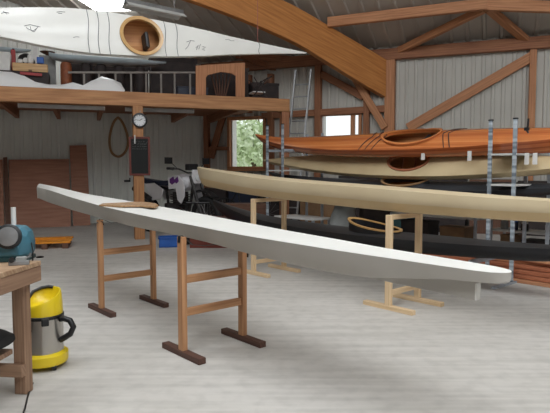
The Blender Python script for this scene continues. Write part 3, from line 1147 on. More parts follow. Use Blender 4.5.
def small_box(label, p, s, m, name='storage_box', cat='box', x=KD, group=None, lid=True):
    t = thing(name, label, cat, p, x=x, group=group)
    MB().box((0, 0, s[2] * .45), (s[0], s[1], s[2] * .9)).build('body', M[m], t, bevel=.006)
    MB().box((0, 0, s[2] * .95), (s[0] * 1.03, s[1] * 1.03, s[2] * .1)).build('lid', M[m], t, bevel=.004)
    return t


def jar(label, p, r, h, m, mc, group):
    t = thing('jar', label, 'jar', p, group=group)
    MB().lathe([(r * .9, 0), (r, .01), (r, h * .75), (r * .75, h * .85)], n=14).build('body', M[m], t, smooth=True)
    MB().lathe([(r * .8, h * .85), (r * .8, h)], n=14).build('lid', M[mc], t, smooth=True)


GJ = 'jars on the steel shelf behind the rack'
jar('cream jar on the grey shelf right of a yellow jar', RK(.1, 1.25, .4875), .05, .13, 'paper', 'paper', GJ)
jar('brown jar beside the cream jar on the grey shelf', RK(-.02, 1.25, .4875), .045, .1, 'box', 'blackp', GJ)
jar('small dark jar left on the grey shelf behind the rack', RK(.42, 1.25, .4875), .05, .11, 'darkbox', 'paper', GJ)
jar('blue lidded jar on the grey shelf behind the rack', RK(.56, 1.25, .4875), .05, .12, 'navy', 'blue', GJ)
jar('grey jar at the left end of the grey shelf', RK(.7, 1.25, .4875), .05, .13, 'grey', 'greym', GJ)
small_box('yellowish carton low on the shelf unit behind the rack', RK(.62, 1.3, .1325), (.2, .25, .28), 'orange' if False else 'box')
small_box('dark crate low on the shelf unit behind the rack', RK(.25, 1.3, .1325), (.35, .28, .24), 'darkbox')
small_box('dark case beneath the low shelf board behind the black kayak', RK(2.1, 1.3, .1325), (.5, .3, .38), 'darkbox')
small_box('brown carton beneath the low shelf board behind the black kayak', RK(1.45, 1.3, .1325), (.4, .3, .33), 'box')
small_box('dark green case on the rack plate right of the steel upright', RK(-.55, .85, .98), (.62, .35, .14), 'teald')
small_box('black box on the shelf unit right of the steel upright', RK(-.45, 1.3, .4875), (.4, .3, .2), 'darkbox')
# a low wall of dark storage along the right wall that closes the view behind the rack
cols = ['darkbox', 'navy', 'darkbox', 'box', 'darkbox', 'teald', 'darkbox', 'plyedge', 'darkbox']
names = ['chest', 'chest', 'chest', 'chest', 'chest', 'chest', 'chest', 'chest', 'chest']
desc = ['dark storage chest under the greenery window', 'navy storage chest under the greenery window', 'dark storage chest left of the ladder foot', 'brown storage chest behind the ladder foot', 'dark storage chest under the bright window', 'dark green storage chest under the bright window', 'dark storage chest below the main timber post', 'brown plywood chest behind the rack', 'dark storage chest behind the right rack frame']
for i in range(9):
    u = .55 + i * .92
    q = WB0 + WBd * u + WBn * .45
    s = (.84, .55, random.uniform(1.02, 1.2) if i > 1 else .85)
    small_box(desc[i], V((q.x, q.y, 0)), s, cols[i], 'storage_chest', 'chest', x=WBd)

# white low table and grey bundle behind the black kayak
t = thing('low_table', 'low white topped table behind the black kayak', 'table', fl(303, 216.5, .47).to_3d() * 1, x=KD)
t.location.z = 0
MB().box((0, 0, .455), (1.0, .5, .03)).build('table_top', M['paper'], t, bevel=.006)
for sx in (-1, 1):
    for sy in (-1, 1):
        MB().box((sx * .45, sy * .2, .22), (.04, .04, .44)).build('leg', M['galv'], t)

b = MB()
P = at(341, 215, 9.2); P.z = 0
rings = []
for i in range(9):
    z = i / 8 * .88
    f = 1 - .55 * (i / 8) ** 2
    rings.append([P + V((.26 * f * math.cos(a) * (1 + .12 * math.sin(3 * a + i)) + .10 * i / 8, .2 * f * math.sin(a), z)) for a in [2 * PI * k / 18 for k in range(18)]])
b.loft(rings)
tag(b.build('cloth_bundle', M['grey'], smooth=True), 'tall grey cloth covered bundle behind the black kayak coaming', 'bundle')
small_box('black tool case right of the grey cloth bundle', V((at(376, 215, 9.2).x, 9.2, 0)), (.5, .4, .72), 'darkbox', 'tool_case', 'case', x=(1, 0, 0))

# metal step ladder / extension ladder -------------------------------------------
def ladder(name, label, p0, p1, width, n, wdir, mats='alu', rung0=.25):
    t = thing(name, label, 'ladder', p0)
    ax = (p1 - p0)
    L = ax.length
    nn = ax.normalized().cross(wdir.normalized())
    for s in (-1, 1):
        b = MB(); b.bar(p0 + wdir * (s * width / 2), p1 + wdir * (s * width / 2), .03, .07, up=nn); b.build('stile', M[mats], t, world=True)
    for i in range(n):
        q = p0 + ax.normalized() * (rung0 + (L - 2 * rung0 * .6) * i / n)
        b = MB(); b.tube([q - wdir * (width / 2), q + wdir * (width / 2)], .016, 8); b.build('rung', M[mats], t, world=True)
    return t


lt = at(303.5, 70, 11.9)
lb = fl(287.5, 232)
lb.z = 0.0
ladder('ladder', 'aluminium extension ladder leaning upright between the mezzanine end and the bright window', lb, lt, .34, 12, V((.95, -.3, 0)).normalized())

# ================================================================= MEZZANINE STORAGE
Zm = 2.736
# plastic sheet over goods
def mzp(x, y, v):
    return hit(x, y, MZ(0, v, 0), mn)


top = [(-14, 66), (0, 70), (12, 72.5), (25, 76), (36, 81), (46, 83.5), (60, 84.5), (72, 83), (84, 85.5), (93, 82), (103, 78), (113, 79.5), (120, 83), (123.5, 90)]
b = MB(); rings = []
for i, (x, y) in enumerate(top):
    A = mzp(x, 92, .05); T = mzp(x, y, .3)
    A.z = Zm + .004
    B = MZ(0, .86 if x < 62 else .54, 0) + md * along(md, mz0, T); B = V((B.x, B.y, Zm + .004))
    zt = max(T.z, Zm + .02)
    r = []
    for k in range(15):
        s = k / 14
        q = A.lerp(B, s)
        e = math.sin(PI * min(1, s * 1.0)) ** .6 if 0 < s < 1 else 0
        q.z = Zm + .004 + (zt - Zm) * e * (1 + .10 * math.sin(9 * s + i * 1.7)) 
        q = q + md * (.03 * math.sin(5 * s + i))
        r.append(q)
    rings.append(r)
b.loft(rings, closed=False)
tag(b.build('plastic_sheet', M['film'], smooth=True), 'crumpled white plastic sheet draped along the mezzanine edge', 'sheet')

# pale hull lying on the mezzanine
p0, p1 = mzp(49, 57, 1.5), mzp(166, 60, 1.5)
ml = p1 - p0
prow = [(-1.3, .05, .10, .0, .0), (-1.24, .12, .06, -.04, .02), (-1.0, .2, .03, -.08, .03), (-.3, .27, .02, -.1, .04), (.5, .25, .02, -.09, .04), (1.0, .15, .03, -.05, .02), (1.3, .02, .05, .02, 0)]
Lh = ml.length / 2.6
prow = [(a * Lh, w, z1, z0, c) for a, w, z1, z0, c in prow]
mid = (p0 + p1) / 2; mid.z = mzp(105, 60.5, 1.5).z
ph, _ = kayak('kayak', 'pale blue grey hull stored on the mezzanine below the hung kayak', mid, md, prow, ('paleblue', 'paleblue'), N=60)

# bolsters under the pale hull: dark rolls standing on the mezzanine
for i, (x, lab) in enumerate(((66, 'brown bolster under left end of the pale mezzanine hull'), (86, 'second dark roll from the left under the pale mezzanine hull'), (101, 'third dark roll from the left under the pale mezzanine hull'), (119, 'fourth dark roll from the left under the pale mezzanine hull'), (140, 'rightmost dark roll under the pale mezzanine hull'))):
    q = mzp(x, 66, 1.5)
    h_ = mid.z - .09 - Zm
    b = MB()
    b.lathe([(.10, 0), (.11, .03), (.11, h_ - .05), (.085, h_)], V((q.x, q.y, Zm)), n=16)
    tag(b.build('storage_roll', M['rust' if i == 0 else 'darkbox'], smooth=True), lab, 'roll', 'rolls under the pale mezzanine hull')

# ladder lying on edge
a0, a1 = mzp(68, 71.5, .62), mzp(206, 63, .62)
a0.z, a1.z = Zm + .40, Zm + .55
q0, q1 = a0.copy(), a1.copy()
q0.z = q1.z = Zm + .02
t = thing('ladder', 'aluminium ladder lying on edge along the mezzanine', 'ladder', (q0 + q1) / 2)
b = MB(); b.bar(a0, a1, .05, .035); b.build('stile', M['aludull'], t, world=True)
b = MB(); b.bar(q0, q1, .05, .035); b.build('stile', M['aludull'], t, world=True)
for x in (84, 99, 115.5, 131, 146, 161, 174.5, 190):
    P = mzp(x, 75, .62)
    s = along(md, V((q0.x, q0.y, 0)), P) / (q1 - q0).length
    b = MB(); b.bar(q0.lerp(q1, s), a0.lerp(a1, s), .035, .03, up=mn); b.build('rung', M['aludull'], t, world=True)

# arched plywood panel
def onpl(x, y, v=.5): return mzp(x, y, v)
out = [(196, 99), (196, 65.5), (245, 62.5), (245, 99), (236, 99), (236, 76), (232, 73.5), (221, 71.8), (208, 75), (206, 77.5), (206, 99)]
pts = [onpl(x, y) for x, y in out]
for p_, (x, y) in zip(pts, out):
    if y > 97: p_.z = Zm + .002
b = MB(); b.prism(pts, -mn, .04)
tag(b.build('arched_panel', M['timber'], bevel=.004), 'wooden panel with arched cutout standing at the mezzanine edge', 'panel')
# rods fanned behind its opening
t = thing('rod_bundle', 'fan of thin brown rods standing behind the arched panel', 'rods', onpl(221, 97, .9))
for i, x in enumerate((211, 215, 219, 223, 227, 231)):
    lo = onpl(218 + i * 1.2, 96, .85); lo.z = Zm + .01
    hi = onpl(x, 74, .85)
    b = MB(); b.tube([lo, hi], .014, 6); b.build('rod', M['plyedge'], t, world=True)
# dark chest behind panel and along the mezzanine
for x0, x1, y, v, mm, lab in ((150, 195, 59, 2.05, 'darkbox', 'dark trunk behind the lying ladder on the mezzanine'), (176, 206, 88, .95, 'navy', 'low dark box left of the arched panel'), (198, 246, 68, 1.6, 'darkbox', 'tall dark cabinet behind the arched panel'), (70, 147, 65, 2.3, 'darkbox', 'long dark chest behind the rolls on the mezzanine'), (250, 276, 84, 1.4, 'darkbox', 'dark crate behind the folding chair on the mezzanine')):
    A, B = mzp(x0, y, v), mzp(x1, y, v)
    w_ = (B - A).length
    c_ = (A + B) / 2; hz = c_.z - Zm; c_.z = Zm
    small_box(lab, c_, (w_, .4, hz), mm, 'storage_case', 'trunk', x=md)

# folding chair at the mezzanine end
t = thing('folding_chair', 'dark folding chair with white seat at the end of the mezzanine', 'chair', V((mzp(257, 95, .5).x, mzp(257, 95, .5).y, Zm)), x=md)
for s in (-1, 1):
    b = MB(); b.tube([(.2, s * .18, 0), (-.12, s * .18, .46)], .012, 8); b.build('leg', M['darkbox'], t)
    b = MB(); b.tube([(-.2, s * .2, 0), (.16, s * .2, .46)], .012, 8); b.build('leg', M['darkbox'], t)
    b = MB(); b.tube([(.1, s * .2, .40), (.26, s * .2, .5)], .012, 8); b.build('back_frame', M['darkbox'], t)
MB().box((0, 0, .17), (.26, .34, .03)).build('seat', M['paper'], t, bevel=.008)
MB().box((.22, 0, .44), (.03, .38, .1)).build('backrest', M['plyedge'], t, bevel=.008)

# clutter at the left end
def mbox(x0, x1, y0, y1, v, mm, lab, name, cat, dep=.3, lid=True):
    A, B = mzp(x0, y1, v), mzp(x1, y1, v)
    zt = mzp((x0 + x1) / 2, y0, v).z; zb_ = mzp((x0 + x1) / 2, y1, v).z
    t = thing(name, lab, cat, V(((A.x + B.x) / 2, (A.y + B.y) / 2, zb_)), x=md)
    hh = zt - zb_
    MB().box((0, 0, hh / 2), ((B - A).length, dep, hh)).build('body', M[mm], t, bevel=.012)
    return t


lowz = 92
mbox(-30, 50, 72.5, lowz, 1.15, 'darkbox', 'dark trestle shelf carrying clutter at the left end of the mezzanine', 'trestle_shelf', 'shelf', .5)
# boxes, tray and gear on it
mbox(-12, 11.5, 53, 72.3, 1.15, 'paper', 'white carton at the far left of the mezzanine clutter', 'carton', 'box', .35)
tr = mbox(13, 48, 64, 72.3, .98, 'coam', 'long tan wooden tray on the mezzanine clutter', 'wooden_tray', 'tray', .16)
MB().box((0, -.085, .02), (.06, .01, .03)).build('handle_slot', M['plyedge'], tr)
rc = mbox(11.8, 16, 50, 72.3, 1.25, 'red', 'tall red can right of the white carton', 'fuel_can', 'can', .12)
MB().lathe([(.02, 0), (.02, .05)], (0, 0, .42 if False else 0.40), n=10).build('cap', M['blackp'], rc)
P = mzp(26, 59, 1.2)
h_ = P.z
t = thing('helmet', 'black round helmet behind the wooden tray', 'helmet', V((P.x, P.y, mzp(26, 72.3, 1.2).z)))
MB().lathe([(.06, .0), (.13, .03), (.165, .12), (.16, .22), (.12, .31), (.05, .355), (.0, .36)], n=20).build('shell', M['blackp'], t, smooth=True)
MB().lathe([(.05, 0), (.05, .008)], (.06, -.15, .2), (.2, -1, .1), 12).build('badge', M['paper'], t)
P = mzp(30.5, 60, 1.0); zt = mzp(30, 64, .98).z
b = MB(); b.lathe([(.03, 0), (.055, .03), (.06, .1), (.045, .17), (.0, .185)], V((P.x, P.y, zt + .004)), n=14)
tag(b.build('buoy', M['paper'], smooth=True), 'small white oval float on the wooden tray', 'float')
P = mzp(20, 62, .98)
b = MB(); b.lathe([(.04, 0), (.055, .03), (.045, .07), (.0, .08)], V((P.x, P.y, zt + .004)), n=14)
tag(b.build('float_ball', M['paper'], smooth=True), 'small white ball left of the oval float on the tray', 'ball')
mbox(37, 44, 57.5, 63.8, 1.0, 'blue', 'small blue box at the right end of the wooden tray', 'small_carton', 'box', .12)
# red strap roll under the tray
b = MB()
A, B = mzp(20, 73, .86), mzp(42, 75, .86)
b.bar(A, B, .03, .05)
tag(b.build('red_pole', M['red']), 'red pole lying below the wooden tray on the mezzanine', 'pole')
# pale blue hull end behind
P0, P1 = mzp(-40, 46, 1.9), mzp(17, 48.5, 1.9)
mid2 = (P0 + P1) / 2
prow2 = [(-.8, .1, .0, -.1, .02), (-.3, .16, 0, -.12, .03), (.3, .13, 0, -.1, .02), (.7, .05, .0, -.05, .01), (.78, .01, 0, -.01, 0)]
kayak('kayak', 'tip of a blue white kayak stored at the far left of the mezzanine', mid2, md, prow2, ('paleblue', 'paleblue'), N=40)
# white boards standing at the back
for x, y0, w_, lab in ((35, 40, .085, 'tallest white board standing behind the mezzanine clutter'), (65.5, 45, .075, 'white board standing behind the pale hull, first from left'), (75, 46, .06, 'white board standing behind the pale hull, middle one'), (83, 47, .085, 'white board standing behind the pale hull, furthest right')):
    P = mzp(x, y0, 2.4); 
    b = MB(); b.bar(V((P.x, P.y, Zm + .002)), P, w_, .03, up=mn)
    tag(b.build('white_board', M['paper']), lab, 'board', 'white boards standing on the mezzanine')
b = MB(); P = mzp(47.5, 52, 1.9)
b.lathe([(.04, -.06), (.12, -.02), (.15, .0), (.13, .0), (.0, -.04)], P, n=18)
b.lathe([(.05, -.10), (.03, -.06)], P, n=12)
P_ = P.copy()
tag(b.build('bowl', M['plyedge'], smooth=True), 'brown bowl on the goods behind the wooden tray', 'bowl')
small_box('grey carton stack carrying the brown bowl on the mezzanine', V((P.x, P.y, Zm)), (.3, .3, P.z - .1 - Zm), 'grey', 'tall_carton', 'box', x=md)

# ================================================================= UNDER THE MEZZANINE
# clock
cc = hit(139.6, 120.5, pc + mn * .0925, mn) + mn * .002
t = thing('wall_clock', 'round black rimmed wall clock on the mezzanine post', 'clock', cc, x=md, z=mn)
R_ = .138
MB().lathe([(R_, 0), (R_, .035), (R_ * .78, .04), (R_ * .76, .02)], n=36, caps=False).build('rim', M['blackp'], t, smooth=True)
MB().lathe([(.0, .012), (R_ * .78, .012), (R_ * .78, .018), (0, .018)], n=36, caps=False).build('face', M['clockface'], t)
b = MB()
for i in range(12):
    a = i * PI / 6
    b.box((R_ * .66 * math.cos(a), R_ * .66 * math.sin(a), .0195), (.018 if i % 3 else .028, .007, .002), x=(math.cos(a), math.sin(a), 0))
b.build('hour_marks', M['blackp'], t)
yv = t.matrix_world.to_3x3() @ V((0, 1, 0))
for nm, a, l, w_ in (('hour_hand', math.radians(35), .06, .009), ('minute_hand', math.radians(172), .088, .006)):
    MB().box((math.cos(a) * l / 2, math.sin(a) * l / 2, .023), (l, w_, .002), x=(math.cos(a), math.sin(a), 0)).build(nm, M['blackp'], t)

# blackboard
c1_ = [hit(x, y, pc + mn * .0925, mn) + mn * .002 for x, y in ((129, 136.5), (150, 136.5), (150, 175.5), (129, 175.5))]
cen = sum(c1_, V()) / 4
t = thing('blackboard', 'framed blackboard with faint chalk writing hung on the mezzanine post', 'blackboard', V((cen.x, cen.y, c1_[2].z)), x=md)
W_ = (c1_[1] - c1_[0]).length; Hh = c1_[0].z - c1_[3].z
MB().box((0, -.01, Hh / 2), (W_ - .04, .012, Hh - .04)).build('slate', M['chalk'], t)
b = MB()
for s in (-1, 1):
    b.box((s * (W_ / 2 - .018), -.012, Hh / 2), (.036, .026, Hh))
    b.box((0, -.012, Hh / 2 + s * (Hh / 2 - .018)), (W_ - .07, .026, .036))
b.build('frame', M['redframe'], t, bevel=.003)
b = MB()
rnd = random.Random(3)
for row, zz in enumerate((.87, .81, .75, .69)):
    x = -W_ * .33
    while x < W_ * .33:
        l = rnd.uniform(.012, .03)
        pts = [(x + l * s, -.0175, Hh * zz + rnd.uniform(-.012, .012)) for s in (0, .33, .66, 1)]
        b.tube(pts, .003, 4)
        x += l + rnd.uniform(.006, .03)
b.build('chalk_writing', M['chalkmark'], t)
MB().box((-W_ * .22, -.03, Hh - .05), (.02, .012, .16)).build('chalk_holder', M['paper'], t)

# teardrop hoop hanging on the back wall
hp = [(118, 117.5), (121.5, 121), (125, 128), (127.6, 137), (127.6, 146), (124.5, 153), (118.5, 156.6), (112.5, 153.5), (110, 147), (109.6, 138), (111.5, 128), (114.5, 121)]
b = MB()
A_ = catmull([(i, x, y) for i, (x, y) in enumerate(hp + hp[:1])], np.linspace(0, 12, 49)[:-1])
b.tube([WA(x, y, .05) for _, x, y in A_], .018, 8, closed=True, ry=.03, up=WAn)
tag(b.build('bent_wood_hoop', M['ash'], smooth=True), 'teardrop shaped bent wooden hoop hanging on the white wall', 'hoop')

# plywood sheets leaning on the back wall
def sheet(px, lab, lean0, m='ply', th=.03, group=None):
    """corners TL TR BR BL in the photo"""
    lo = .09; 
    Pt = [WA(x, y, lean0 * (.3 if i < 2 else 1)) for i, (x, y) in enumerate(px)]
    for i in (2, 3): Pt[i].z = 0.002
    b = MB(); b.prism(Pt, -WAn, th)
    return tag(b.build('plywood_sheet', M[m]), lab, 'sheet of plywood')


sheet([(8.5, 159.5), (69, 159), (71, 224), (10, 228)], 'wide reddish plywood sheet leaning on the white wall', .75)
sheet([(69.5, 145.5), (86.5, 145), (90.5, 222), (73, 224)], 'tall narrow plywood sheet leaning right of the wide one', .6)
sheet([(3, 157.5), (7, 157), (10.5, 229), (5.5, 230)], 'dark narrow board leaning at the left edge of the wide plywood sheet', .95, 'plyedge')
sheet([(-20, 160), (2.5, 159.5), (4.5, 230), (-20, 234)], 'plywood sheet cut off by the left picture edge', .85)
# light switch-like black bracket on the wall right of the tall sheet
P = WA(127, 181, .04)
b = MB(); b.box(P, (.14, .04, .05), x=WAd); b.box(P + WAd * .07 + V((0, 0, .03)), (.03, .04, .1), x=WAd)
tag(b.build('wall_bracket', M['blackp'], bevel=.006), 'small black bracket fixed to the white wall left of the mezzanine post', 'bracket')

# ------------------------------------------------ motorbike
mc = at(174, 200, 10.95); mc.z = 0
mbk = thing('motorcycle', 'white and purple dirt motorcycle parked behind the mezzanine post', 'motorcycle', mc, x=(.76, -.65, 0))
S = 1.21
mbk.scale = (S, S, S)


def wheel(x, r, name):
    w = MB(); w.tube([(x + (r - .05) * math.cos(a), 0, r + (r - .05) * math.sin(a)) for a in [2 * PI * k / 28 for k in range(28)]], .05, 10, closed=True)
    w = w.build(name, M['rubber'], mbk, smooth=True)
    q = MB(); q.tube([(x + (r - .1) * math.cos(a), 0, r + (r - .1) * math.sin(a)) for a in [2 * PI * k / 28 for k in range(28)]], .014, 6, closed=True)
    q.build('rim', M['greym'], w)
    q = MB()
    for k in range(18):
        a = 2 * PI * k / 18
        q.tube([(x + .03 * math.cos(a + .4), .03 * (-1) ** k, r + .03 * math.sin(a + .4)), (x + (r - .1) * math.cos(a), 0, r + (r - .1) * math.sin(a))], .003, 4)
    q.build('spokes', M['greym'], w)
    q = MB(); q.lathe([(.05, -.06), (.05, .06)], (x, 0, r), (0, 1, 0), 14); q.build('hub', M['engine'], w)


wheel(-.68, .31, 'rear_wheel'); wheel(.78, .335, 'front_wheel')
b = MB()
for s in (-1, 1):
    b.tube([(.78, s * .09, .335), (.52, s * .09, .98)], [.03, .024], 8)
b.build('fork', M['engine'], mbk, smooth=True)
b = MB()
b.tube([(.5, 0, .95), (.2, .0, .78), (-.2, 0, .76), (-.6, 0, .82)], .025, 8)
b.tube([(.5, 0, .9), (.38, 0, .4), (-.1, 0, .3), (-.2, 0, .76)], .025, 8)
for s in (-1, 1):
    b.tube([(-.1, s * .09, .33), (-.68, s * .09, .31)], .022, 8)
b.build('frame', M['engine'], mbk, smooth=True)
b = MB(); b.box((.08, 0, .42), (.34, .26, .22)); b.box((.17, 0, .6), (.16, .2, .24), x=(1, 0, -.3))
for k in range(5): b.box((.17, 0, .52 + k * .04), (.24, .24, .012))
b.build('engine', M['engine'], mbk, bevel=.02)
# tank and shroud
rings = []
for x, w_, z0, z1 in ((-.02, .06, .78, .86), (.08, .12, .74, .96), (.25, .15, .72, 1.02), (.4, .13, .74, 1.0), (.47, .07, .8, .95)):
    rings.append([(x, w_ * math.cos(a) * 1.0, (z0 + z1) / 2 + (z1 - z0) / 2 * math.sin(a)) for a in [2 * PI * k / 14 for k in range(14)]])
MB().loft(rings).build('fuel_tank', M['bikewhite'], mbk, smooth=True)
for s in (-1, 1):
    b = MB(); b.prism([(.06, s * .15, .95), (.34, s * .17, 1.0), (.50, s * .18, .88), (.50, s * .18, .66), (.40, s * .17, .54), (.30, s * .16, .60), (.26, s * .16, .78), (.06, s * .14, .76)], (0, s, 0), .02)
    o = b.build('tank_shroud', M['bikewhite'], mbk, bevel=.008)
    b = MB()
    b.prism([(.12, s * .172 + s * .004, .93), (.22, s * .182, .97), (.24, s * .182, .92), (.33, s * .186, .97), (.36, s * .188, .9), (.3, s * .186, .86), (.26, s * .182, .88), (.18, s * .18, .84), (.12, s * .176, .87)], (0, s, 0), .006)
    b.build('purple_decal', M['purple'], o)
    b = MB(); b.prism([(-.62, s * .11, .84), (-.32, s * .14, .86), (-.08, s * .14, .76), (-.14, s * .14, .60), (-.42, s * .13, .56)], (0, s, 0), .02)
    b.build('side_panel', M['bikewhite'], mbk, bevel=.01)
rings = []
for x, w_, z0, z1 in ((.12, .05, .86, .95), (.0, .1, .82, .9), (-.3, .13, .82, .885), (-.6, .12, .84, .91), (-.82, .07, .89, .935)):
    rings.append([(x, -w_, z0), (x, -w_ * .8, z1), (x, 0, z1 + .01), (x, w_ * .8, z1), (x, w_, z0)])
MB().loft(rings).build('seat', M['navy'], mbk, smooth=True)
b = MB(); b.prism([(-.66, -.08, .88), (-.9, -.07, .93), (-1.02, -.06, .9), (-.9, -.07, .86), (-.66, -.08, .82)], (0, 1, 0), .16); b.build('rear_fender', M['bikewhite'], mbk, bevel=.01)
b = MB(); b.box((-1.0, 0, .86), (.04, .1, .06)); b.build('tail_lamp', M['red'], mbk, bevel=.01)
pts = [(.55, .74), (.7, .77), (.85, .74), (1.0, .66), (1.0, .64), (.85, .715), (.7, .745), (.55, .71)]
b = MB(); b.prism([(x, -.07, z) for x, z in pts], (0, 1, 0), .14); b.build('front_fender', M['blackp'], mbk, bevel=.006)
b = MB(); b.prism([(.56, -.07, .86), (.56, .07, .86), (.54, .09, .98), (.52, .06, 1.08), (.52, -.06, 1.08), (.54, -.09, .98)], (1, 0, 0), .03); hl = b.build('headlight_cowl', M['bikewhite'], mbk, bevel=.01)
b = MB(); b.box((.45, 0, 1.12), (.1, .2, .1)); b.build('instrument_cluster', M['blackp'], mbk, bevel=.015)
b = MB(); b.lathe([(.055, 0), (.05, .025), (.0, .03)], (.59, 0, .95), (1, 0, 0), 18); b.build('lens', M['clockface'], hl, smooth=True)
b = MB(); b.tube([(.36, -.42, 1.1), (.40, -.22, 1.09), (.47, -.1, 1.03), (.48, .1, 1.03), (.40, .22, 1.09), (.36, .42, 1.1)], .012, 8); hb = b.build('handlebar', M['engine'], mbk, smooth=True)
for s in (-1, 1):
    b = MB(); b.tube([(.365, s * .28, 1.096), (.36, s * .42, 1.1)], .02, 8); b.build('grip', M['rubber'], hb)
    b = MB(); b.tube([(.40, s * .3, 1.09), (.47, s * .4, 1.075)], .008, 6); b.build('lever', M['engine'], hb)
    b = MB(); b.tube([(.38, s * .24, 1.1), (.37, s * .36, 1.2)], .006, 6); b.box((.36, s * .39, 1.22), (.02, .14, .1)); b.build('mirror', M['blackp'], hb)
b = MB(); b.tube([(.2, -.12, .5), (.42, -.13, .42), (.3, -.14, .3), (-.2, -.15, .42), (-.5, -.15, .62)], .022, 8); b.tube([(-.4, -.17, .58), (-.86, -.17, .76)], .05, 10); b.build('exhaust', M['engine'], mbk, smooth=True)
b = MB(); b.tube([(-.1, .1, .3), (-.16, .3, .0)], .012, 6); b.build('kickstand', M['engine'], mbk)

# rusty orange machine part and boxes right of the motorcycle
t = thing('generator', 'rusty orange engine unit on the floor right of the motorcycle', 'engine', V((at(198, 200, 9.75).x, 9.7, 0)))
MB().box((0, 0, .3), (.5, .34, .4)).build('body', M['rust'], t, bevel=.05)
MB().lathe([(.12, 0), (.13, .04), (.10, .06)], (.02, -.18, .42), (0, -1, 0), 20).build('fan_cover', M['paper'], t, smooth=True)
MB().box((0, 0, .06), (.6, .4, .12)).build('base_frame', M['blackp'], t)
b = MB(); b.tube([(-.2, 0, .5), (-.2, 0, .72), (.2, 0, .72), (.2, 0, .5)], .02, 8); b.build('carry_handle', M['blackp'], t)
small_box('dark red chest on the floor under the tan kayak bow', V((at(212, 212, 9.3).x, 9.3, 0)), (.7, .45, .50), 'redframe', 'tool_chest', 'chest', x=(1, 0, 0))
small_box('brown wooden chest on the floor behind the dark red chest', V((at(246, 205, 10.5).x, 10.5, 0)), (.8, .4, .66), 'plyedge', 'tool_chest', 'chest', x=(1, 0, 0))

# bicycle frame below the greenery window
bc = at(246, 175, 12.0); bc.z = 0
bk_ = thing('bicycle', 'dark bicycle standing under the greenery window', 'bicycle', bc, x=WBd)
for x in (-.52, .52):
    q = MB(); q.tube([(x + .33 * math.cos(a), 0, .34 + .33 * math.sin(a)) for a in [2 * PI * k / 28 for k in range(28)]], .02, 8, closed=True); w = q.build('wheel', M['rubber'], bk_, smooth=True)
    q = MB()
    for k in range(14):
        a = 2 * PI * k / 14; q.tube([(x, 0, .34), (x + .32 * math.cos(a), 0, .34 + .32 * math.sin(a))], .0025, 4)
    q.build('spokes', M['greym'], w)
b = MB()
for p_, q_ in (((-.52, 0, .34), (-.1, 0, .32)), ((-.52, 0, .34), (-.2, 0, .86)), ((-.1, 0, .32), (-.22, 0, .95)), ((-.18, 0, .8), (.36, 0, .88)), ((-.1, 0, .32), (.38, 0, .78)), ((.35, 0, .98), (.52, 0, .34))):
    b.tube([p_, q_], .018, 8)
b.build('frame', M['blackp'], bk_, smooth=True)
b = MB(); b.tube([(.4, -.28, 1.06), (.35, -.1, 1.04), (.34, 0, 1.0), (.35, .1, 1.04), (.4, .28, 1.06)], .014, 8); b.build('handlebar', M['blackp'], bk_, smooth=True)
MB().box((-.24, 0, .97), (.26, .14, .05)).build('saddle', M['blackp'], bk_, bevel=.02)

# blue crate
cb = fl(170, 247.5); 
t = thing('crate', 'blue plastic crate on the floor behind the brown stands', 'crate', V((cb.x, cb.y + .15, 0)), x=(.98, .2, 0))
W_, D_, H_ = .42, .3, .17
b = MB()
b.box((0, 0, .012), (W_, D_, .02))
for s in (-1, 1):
    b.box((s * (W_ / 2 - .008), 0, H_ / 2), (.016, D_, H_)); b.box((0, s * (D_ / 2 - .008), H_ / 2), (W_, .016, H_))
b.build('body', M['blue'], t, bevel=.004)
b = MB()
for s in (-1, 1):
    b.box((s * W_ / 2, 0, H_ - .012), (.03, D_ + .03, .024)); b.box((0, s * D_ / 2, H_ - .012), (W_ + .03, .03, .024))
b.build('rim', M['blue'], t, bevel=.004)

# orange slatted dolly
po = fl(47, 246.5)
t = thing('pallet', 'low orange slatted pallet with dark runners on the floor behind the workbench', 'pallet', po, x=(.96, .28, 0))
for i, y in enumerate((-.3, -.14, .02, .18, .34)):
    MB().box((0, y, .105), (.80 - .06 * (i % 2), .11, .03)).build('slat', M['orange'], t, bevel=.004)
for x in (-.32, 0, .32):
    MB().box((x, .02, .045), (.09, .76, .088)).build('runner', M['plyedge'], t)
MB().box((.05, .02, .135), (.5, .08, .03)).build('top_bar', M['orange'], t, bevel=.004)

# ================================================================= LEFT FOREGROUND
e1 = V((.98, -.10, 0)).normalized()          # bench length (to the right)
e2 = V((.10, .98, 0)).normalized()
bp_ = V((-1.365, 3.17, 0))                       # far right corner
bt = thing('workbench', 'rough timber workbench cut by the left picture edge', 'workbench', bp_ - e1 * .7 - e2 * .2, x=e1)
# local: x in -.. .7 ; y from -.2 .. .2
MB().box((0, 0, .757 + .002), (1.4, .40, .028)).build('bench_top', M['benchtop'], bt, bevel=.004)
b = MB(); b.box((.665, 0, .70), (.07, .40, .088)); b.build('end_rail', M['bench'], bt, bevel=.005)
for s in (-1, 1):
    MB().box((0, s * .165, .70), (1.26, .06, .088)).build('side_rail', M['bench'], bt, bevel=.005)
for x, y in ((.597, .155), (.50, -.165), (-.6, -.152), (-.6, .152)):
    MB().box((x, y, .33), (.074, .074, .66)).build('leg', M['bench'], bt, bevel=.006)
MB().box((.0, .098, .15), (1.27, .045, .07)).build('lower_rail', M['bench'], bt, bevel=.005)
MB().box((-.05, -.02, .262), (1.24, .24, .03)).build('lower_shelf', M['bench'], bt, bevel=.004)

